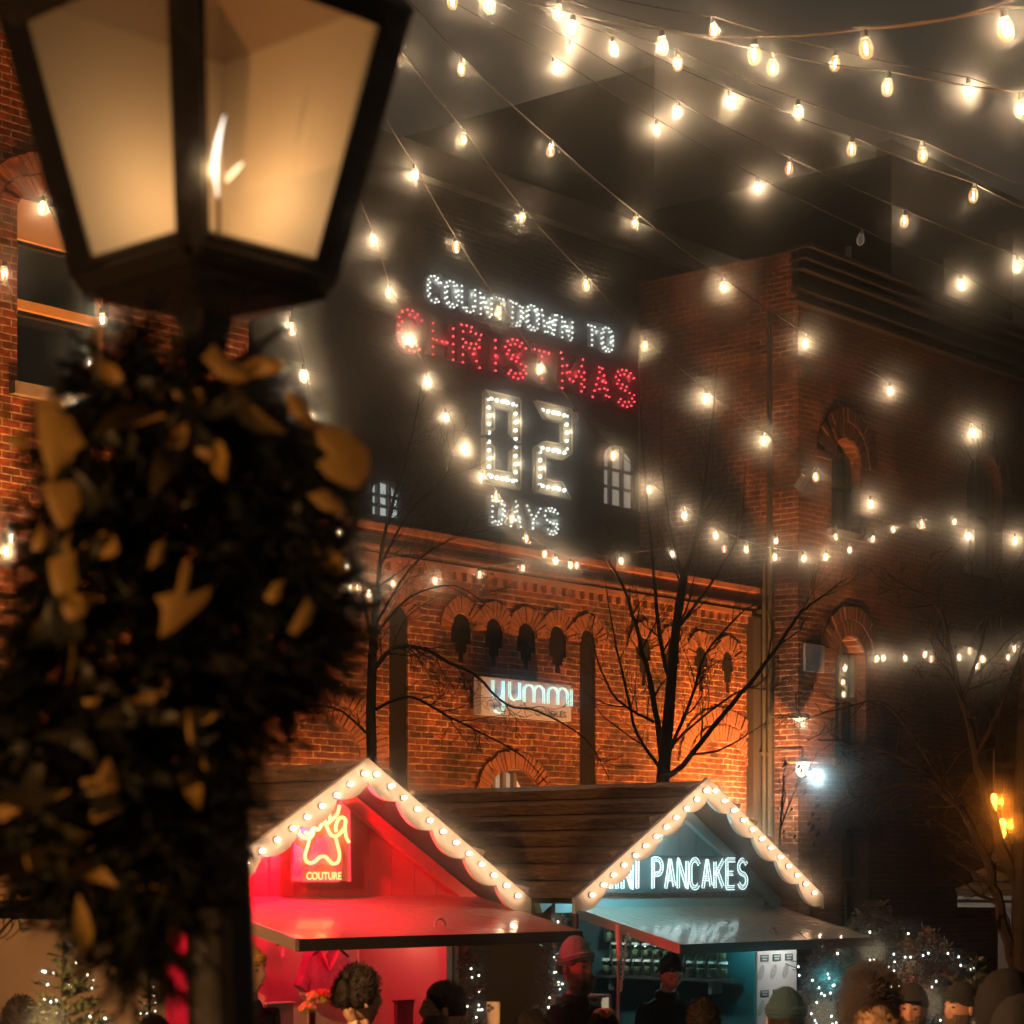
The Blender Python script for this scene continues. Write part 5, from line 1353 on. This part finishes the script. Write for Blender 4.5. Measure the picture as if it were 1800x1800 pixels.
def person(px, py, D, yaw, label, hair='short', hairm='hair', coat='coat', skin='skin', beard=False, h=None, tilt=0, arm=None, scale=1.0, hood=None, extra=None):
    """px,py: top of the head (with hair/hat) on the photo; yaw: facing, degrees clockwise seen from above, 0 = towards the camera"""
    top = atd(px, py, D); H = top.z
    base = Vector((top.x, top.y, 0))
    e = empty('person', base, label, 'person', None, rz=-YAW + R(yaw))
    s = H/1.80 if h is None else h/1.80
    hz = H - .135*scale*s*1.0 - (.0)        # head centre height
    k = scale
    # body skeleton: vertices, edges, radii
    sh_z = hz-.225*k; V = []; E = []; RR = []
    def v(p, r): V.append(Vector(p)); RR.append(r); return len(V)-1
    pel = v((0,.02,sh_z-.52),(.17,.13)); wa = v((0,.02,sh_z-.30),(.155,.12)); ch = v((0,.01,sh_z-.10),(.19,.135)); nk0 = v((0,.015,sh_z+.04),(.09,.085)); nk = v((0,.0,hz-.13*k),(.062,.066)); hd = v((0,0,hz-.05*k),(.06,.06))
    E += [(pel,wa),(wa,ch),(ch,nk0),(nk0,nk),(nk,hd)]
    for sx in (-1,1):
        s1 = v((sx*.19,.01,sh_z-.02),(.075,.075)); 
        if arm == 'front':
            el_ = v((sx*.25,-.06,sh_z-.30),(.052,.052)); wr_ = v((sx*.12,-.30,sh_z-.26),(.038,.038)); hn = v((sx*.06,-.37,sh_z-.24),(.036,.025))
        elif arm == 'face':
            el_ = v((sx*.20,-.22,sh_z-.24),(.052,.052)); wr_ = v((sx*.07,-.24,sh_z-.04),(.036,.036)); hn = v((sx*.02,-.22,sh_z+.01),(.036,.025))
        else:
            el_ = v((sx*.26,.02,sh_z-.30),(.055,.055)); wr_ = v((sx*.25,-.08,sh_z-.54),(.04,.04)); hn = v((sx*.24,-.12,sh_z-.62),(.04,.025))
        E += [(ch,s1),(s1,el_),(el_,wr_),(wr_,hn)]
        hp = v((sx*.10,.02,sh_z-.62),(.10,.10)); kn = v((sx*.11,.0,.48*s),(.065,.065)); an = v((sx*.11,.03,.09),(.045,.045)); ft = v((sx*.12,-.13,.045),(.045,.04))
        E += [(pel,hp),(hp,kn),(kn,an),(an,ft)]
    me = bpy.data.meshes.new('sk'); me.from_pydata([tuple(p) for p in V], E, []); ob = bpy.data.objects.new('sk', me); C.objects.link(ob)
    md = ob.modifiers.new('s','SKIN'); 
    for i, sv in enumerate(me.skin_vertices[0].data): sv.radius = RR[i]; sv.use_root = (i == 0)
    sb = ob.modifiers.new('ss','SUBSURF'); sb.levels = 1; sb.render_levels = 1
    dg = bpy.context.evaluated_depsgraph_get(); bm_ = bpy.data.meshes.new_from_object(ob.evaluated_get(dg))
    mb = MB()
    for pz in bm_.polygons: pass
    mb.v = [v_.co.copy() for v_ in bm_.vertices]; mb.f = [list(p.vertices) for p in bm_.polygons]
    hands = [Vector((sx*.06,-.37,sh_z-.24)) if arm == 'front' else Vector((sx*.02,-.22,sh_z+.01)) if arm == 'face' else Vector((sx*.24,-.12,sh_z-.62)) for sx in (-1,1)]
    mb.m = [0 if (p.center.z > hz-.16*k or min((p.center-h_).length for h_ in hands) < .062) else 1 for p in bm_.polygons]
    bpy.data.objects.remove(ob); bpy.data.meshes.remove(bm_)
    rot = Matrix.Rotation(R(tilt),3,'X'); pv = Vector((0,.0,hz-.12*k))
    hm = MB(); hm.ball((0,0,hz), 1, 36, (.074*k,.094*k,.118*k), head_fn)
    for sx in (-1,1):
        hm.ball((sx*.076*k,.012*k,hz-.005*k), .03*k, 8, (.35,.7,1.1))
    hm.v = [pv + rot@(p-pv) for p in hm.v]
    n0 = len(mb.v); mb.v += hm.v; mb.f += [[i+n0 for i in f] for f in hm.f]; mb.m += [0]*len(hm.f)
    # hands: five fingers each
    for sx in (-1,1):
        if arm in ('front','face'):
            hx, hy, hz2 = (sx*.06,-.37,sh_z-.24) if arm == 'front' else (sx*.02,-.22,sh_z+.01)
            for q in range(4):
                a0 = Vector((hx-.025+.016*q, hy-.02, hz2+.0)); mb.mi = 0
                mb.tube([a0, a0+Vector((-sx*.012,-.035,.006)), a0+Vector((-sx*.02,-.058,-.008)), a0+Vector((-sx*.022,-.066,-.024))],[.0085,.008,.0075,.005],6)
            mb.tube([Vector((hx-sx*.02,hy+.01,hz2)), Vector((hx-sx*.05,hy-.015,hz2-.01)), Vector((hx-sx*.055,hy-.04,hz2-.018))],[.010,.009,.006],6)
    bd = mb.build('body', [M[skin], M[coat]], e, local=True, smooth=True)
    def T(m_): m_.v = [pv + rot@(p-pv) for p in m_.v]; return m_
    cl = MB(); nz_ = sh_z+.045
    cl.lathe([(.085,-.04),(.094,.0),(.088,.045),(.074,.062),(.066,.055),(.064,.0)], (0,.012,nz_), 16); cl.v = [Vector((p.x, .012+(p.y-.012)*1.12, p.z-.25*(.06 if p.y < -.04 else 0))) for p in cl.v]
    cl.build('collar', M[coat], e, local=True, smooth=True)
    ey = MB()
    for sx in (-1,1): ey.ball((sx*.030*k,-.079*k,hz+.012*k), .0085*k, 8, (1.3,1,.8))
    T(ey).build('eyes', M['eye'], e, local=True, smooth=True)
    bw_ = MB()
    for sx in (-1,1): bw_.tube([Vector((sx*.014*k,-.0935*k,hz+.034*k)),Vector((sx*.032*k,-.0905*k,hz+.040*k)),Vector((sx*.050*k,-.078*k,hz+.034*k))],[.003,.0045,.002],5)
    T(bw_).build('eyebrows', M['hair'], e, local=True)
    lm = MB(); lm.tube([Vector((sx_*.024*k,-(.094-.010*abs(sx_))*k,hz-.063*k)) for sx_ in (-1,-.5,0,.5,1)],[.001,.004,.005,.004,.001],6)
    T(lm).build('lips', M['lips'], e, local=True, smooth=True)
    hc = Vector((0,.012*k,hz+.012*k))
    def shell(fn, mt, name, n=22, seedn=0.0):
        m_ = MB(); m_.ball(hc, 1, n, (.082*k,.100*k,.122*k), fn); T(m_).build(name, M[mt], e, local=True, smooth=True)
    sd = px*.01
    if hair in ('short','curly','bald_back'):
        amp = .16 if hair == 'curly' else .035; fr_ = 9 if hair == 'curly' else 14; gr = 1.07 if hair == 'curly' else 1.03
        def fn(d):
            front = -d.y
            lim = -.35 + .85*max(0,front)                       # hair line rises at the face
            lo = d.z - lim
            b_ = gr + amp*noise.noise(Vector((d.x*fr_*.4+sd,d.y*fr_*.4,d.z*fr_*.4))) + amp*.6*noise.noise(d*fr_)
            if hair == 'short': b_ += .10*max(0,d.z)*max(0,front+.2)
            return b_ if lo > 0 else max(.55, b_ + lo*2.5)
        m_ = MB(); m_.ball(hc, 1, 40 if hair == 'curly' else 30, (.082*k,.100*k,.122*k), fn)
        if hair == 'curly':
            random.seed(int(px))
            for j in range(2600):
                d = Vector((random.gauss(0,1),random.gauss(0,1),random.gauss(0,1))).normalized()
                if d.z < -.3+.85*max(0,-d.y): continue
                b_ = gr*random.uniform(.92,1.12); o_ = hc+Vector((d.x*.082*k*b_,d.y*.1*k*b_,d.z*.122*k*b_))
                dd = (d+Vector((random.gauss(0,.6),random.gauss(0,.6),random.gauss(0,.6)))).normalized(); sdv = dd.orthogonal().normalized()*.0022
                p2 = o_+dd*.009; p3_ = p2+(dd+Vector((random.gauss(0,.9),random.gauss(0,.9),random.gauss(0,.9)))).normalized()*.011
                m_.add([o_-sdv,o_+sdv,p2+sdv,p2-sdv,p3_],[(0,1,2,3),(3,2,4)])
        else:
            random.seed(int(px))
            for j in range(1400):
                d = Vector((random.gauss(0,1),random.gauss(0,1),random.gauss(0,1))).normalized()
                if d.z < -.3+.9*max(0,-d.y): continue
                b_ = gr*random.uniform(.96,1.03); o_ = hc+Vector((d.x*.082*k*b_,d.y*.1*k*b_,d.z*.122*k*b_))
                dd = (d*.7+Vector((0,.8,.2))+Vector((random.gauss(0,.3),random.gauss(0,.3),random.gauss(0,.3)))).normalized(); sdv = dd.orthogonal().normalized()*.0018
                m_.add([o_-sdv,o_+sdv,o_+dd*random.uniform(.012,.024)],[(0,1,2)])
        T(m_).build('hair', M[hairm], e, local=True, smooth=True)
    if hair in ('beanie','beanie_tall','cap'):
        def fn(d):
            front = -d.y; lim = .05+.25*max(0,front)
            lo = d.z-lim; up_ = 1.10 + (.28*max(0,d.z)**3 if hair == 'beanie_tall' else .06*max(0,d.z)**2) + .012*math.sin(math.atan2(d.y,d.x)*26)
            return up_ if lo > -.08 else max(.5, up_+(lo+.08)*4)
        shell(fn, hairm, 'hat', 36)
        if hair != 'cap':
            m_ = MB(); pts = []
            ringv = []
            for j in range(32):
                a = 2*math.pi*j/32; z_ = .03+.030*max(0,math.sin(-a))    # lifts over forehead
                ringv.append(hc+Vector((.083*k*math.cos(a), .101*k*math.sin(a), (z_-.002)*k)))
            m_.tube(ringv+[ringv[0]], .013*k, 8, cap=False); m_.tube([p_+Vector((0,0,.016)) for p_ in ringv+[ringv[0]]], .013*k, 8, cap=False); T(m_).build('brim', M[extra or hairm], e, local=True, smooth=True)
        else:
            m_ = MB(); m_.prism([hc+Vector((.075*k*math.cos(R(a)), -.075*k-.085*k*math.sin(R(a)), .045*k)) for a in range(0,181,15)], (0,0,.008)); T(m_).build('peak', M[hairm], e, local=True)
        def fn2(d):
            lo = d.z+.5-.9*max(0,-d.y); return 1.02+.03*noise.noise(d*12) if lo > 0 and d.y > -.2 else .6
        shell(fn2, 'hair', 'hair', 24)
    if beard:
        def fb_(d):
            front = -d.y; ok = front > -.15 and d.z < .0-.0*front
            return (1.04+.32*max(0,-d.z)*max(0,front+.3)+.05*noise.noise(d*10)) if ok and not (d.z > -.32 and abs(d.x) < .32 and front > .6) else .6
        m_ = MB(); m_.ball((0,-.004,hz-.012*k),1,30,(.078*k,.098*k,.128*k),fb_); T(m_).build('beard', M['beard'], e, local=True, smooth=True)
    if hood:
        def fn3(d):
            front = -d.y
            return 1.35+.05*noise.noise(d*6) if front < .62 else 1.0
        m_ = MB(); m_.ball(hc+Vector((0,.012,-.01)),1,26,(.088*k,.104*k,.125*k),fn3); T(m_).build('hood', M[coat], e, local=True, smooth=True)
        if hood in ('fur','fur_tan'):
            random.seed(int(px)); m_ = MB()
            for j in range(4500):
                if j < 3000:
                    d = Vector((random.gauss(0,1),random.gauss(0,1),random.gauss(0,1))).normalized()
                    if -d.y > .6: continue
                    o_ = hc+Vector((0,.012,-.01))+Vector((d.x*.088*k,d.y*.104*k,d.z*.125*k))*1.33
                    q_ = (d+Vector((random.gauss(0,.5),random.gauss(0,.5),random.gauss(-.3,.5)))).normalized()*random.uniform(.02,.05); sdv = d.orthogonal().normalized()*.0022
                    m_.add([o_-sdv,o_+sdv,o_+q_],[(0,1,2)]); continue
                a = random.uniform(R(-40),R(220)); c_ = Vector((math.cos(a)*.118*k, -.055*k+random.uniform(-.03,.035), .012+math.sin(a)*.155*k))
                o_ = hc+c_; dd = Vector((math.cos(a),random.uniform(-.8,.8),math.sin(a)))+Vector((random.uniform(-.5,.5),random.uniform(-.5,.5),random.uniform(-.5,.5)))
                q_ = dd.normalized()*random.uniform(.03,.06); sdv = dd.orthogonal().normalized()*.0022
                m_.add([o_-sdv,o_+sdv,o_+q_],[(0,1,2)])
            T(m_).build('fur_trim', M['fur' if hood == 'fur' else 'fur_tan'], e, local=True)
    if hair == 'furhat':
        random.seed(int(px)+5); m_ = MB(); m_.ball(hc+Vector((0,0,.02)),1,20,(.10*k,.12*k,.12*k),lambda d: 1.0 if d.z > -.1 else .7)
        for j in range(1800):
            d = Vector((random.gauss(0,1),random.gauss(0,1),random.gauss(0,1))).normalized()
            if d.z < -.1: continue
            o_ = hc+Vector((0,0,.02))+Vector((d.x*.10*k,d.y*.12*k,d.z*.12*k)); q_ = (d+Vector((random.uniform(-.5,.5),random.uniform(-.5,.5),random.uniform(-.5,.5)))).normalized()*.028; sdv = d.orthogonal().normalized()*.002
            m_.add([o_-sdv,o_+sdv,o_+q_],[(0,1,2)])
        T(m_).build('fur_hat', M['fur_tan'], e, local=True)
    return e
# yaw: 0 faces camera, 90 faces picture right, -90 faces picture left, 180 faces away
person(632,1699,10.9, 128,'curly black haired man in a dark hoodie facing the red lit stall','curly', scale=1.12)
person(778,1727,12.2,-88,'man with short swept hair and trimmed beard seen in left profile','short', beard=True, scale=1.1)
person(1014,1657,15.1, 45,'long bearded man in a grey knit beanie, hands folded at his chest','beanie_tall','knit_grey','coat_brown', beard=True, arm='face', scale=1.22, extra='knit_grey')
person(1173,1671,17.4, 20,'stall seller in black with head bowed, in front of the sweet jars','short', tilt=32, arm='front', scale=1.15)
person(1236,1765,13, 175,'round dark haired head seen from behind, low below the jars','curly','hair','coat', scale=1.0)
person(1382,1743,11.3, 170,'person in a dark round knit hat silhouetted against the teal stall light','beanie','knit_teal_lit','coat', scale=1.12)
person(1525,1716,11.3, 150,'person in a hood edged with thick brown fur beside the lit bush','short','hair','coat_brown', hood='fur', scale=1.1)
person(1546,1776,9.6, 175,'person in a fluffy tan fur hat, lowest beside the fur hood','furhat','hair','coat_brown', scale=1.0)
person(1604,1736,12.6, -22,'bearded man in a black cap and glasses with a reddish lit face','cap','knit_black','coat','skin_redlit', beard=True)
person(1688,1733,12.6,-58,'man in a black beanie turned left, reddish light on his cheek','beanie','knit_black','coat','skin_redlit', beard=True)
person(1606,1690,16.5, 30,'person in a pale tall hat far back among the bushes','beanie_tall','knit_grey','coat', scale=1.05)
person(1640,1703,16.3,-20,'person in a plain black cap standing back among the bushes','cap','knit_black','coat')
person(1778,1716,10.4, 120,'person in a dark hood at the right edge before the white hut','short','hair','coat', hood='plain', scale=1.15)
person(1800,1764,9.0, 150,'lower hooded figure cut off by the right edge','short','hair','coat', hood='plain', scale=1.1)
person(38,1760,11.6, 170,'person with round dark hair before the lit fir at lower left','curly','hair','coat')
person(436,1661,13.6, 60,'person in a mustard yellow beanie beside the lamp post','beanie','knit_yellow','coat', scale=1.15)
person(936,1786,12, 165,'top of a dark haired head below the tan stall wall','curly','hair','coat')
person(272,1790,10.6, 170,'top of a dark head low beside the lamp post base','short','hair','coat')
# phone held up
p = atd(867,1786,12)
ph = empty('smartphone', p, 'pale smartphone with round camera cluster held up in front of the tan wall', 'phone', rz=-YAW+R(-12))
m = MB(); m.box((-.036,-.004,-.075),(.036,.004,.075)); m.build('case', mat('pale phone case', (.55,.42,.34), .3), ph, local=True)
m = MB(); 
for (x,z) in ((-.022,.055),(-.022,.03),(-.004,.043)): m.tube([(x,-.004,z),(x,-.008,z)],.010,10)
m.build('camera_lenses', M['iron'], ph, local=True)
# added lantern copies, unseen, to light the stalls, roofs and wreath
l2 = copy_tree(lt, None, (4.4, 7.2, 0)); l2.rotation_euler = (0,0,R(155)); l2['label'] = 'added unseen lantern lighting stall roofs, standing well left of the picture'
l3 = copy_tree(lt, None, (13.5, 3.0, 0)); l3.rotation_euler = (0,0,R(150)); l3['label'] = 'added unseen lantern lighting the stall fronts, standing beyond the right edge'
l4 = copy_tree(lt, None, (-.8, 3.3, 0)); l4.scale = (.45,.45,.45); l4.rotation_euler = (0,0,R(110)); l4['label'] = 'added low lantern lighting the golden leaves, out of view left of the wreath'
for l_, p_ in ((l2, 3800), (l3, 60), (l4, 380)):
    for ch in l_.children:
        if ch.type == 'LIGHT': ch.data = ch.data.copy(); ch.data.energy = p_; ch.data.color = (1,.50,.19)
# ------------------------------------------------------------------ haze box, added to give the lamps their halos
hz_ = MB(); hz_.box((-8,-8,-1),(66,44,24))
o = hz_.build('haze', []); tag(o, kind='stuff')
hm = bpy.data.materials.new('lamp halo haze'); hm.use_nodes = True; n = hm.node_tree; n.nodes.clear()
ou = n.nodes.new('ShaderNodeOutputMaterial'); pv_ = n.nodes.new('ShaderNodeVolumePrincipled')
pv_.inputs['Density'].default_value = HAZE; pv_.inputs['Anisotropy'].default_value = HAZE_G; pv_.inputs['Color'].default_value = (.95,.95,.95,1)
n.links.new(pv_.outputs[0], ou.inputs['Volume']); hm.cycles.volume_sampling = 'DISTANCE'; o.data.materials.append(hm)
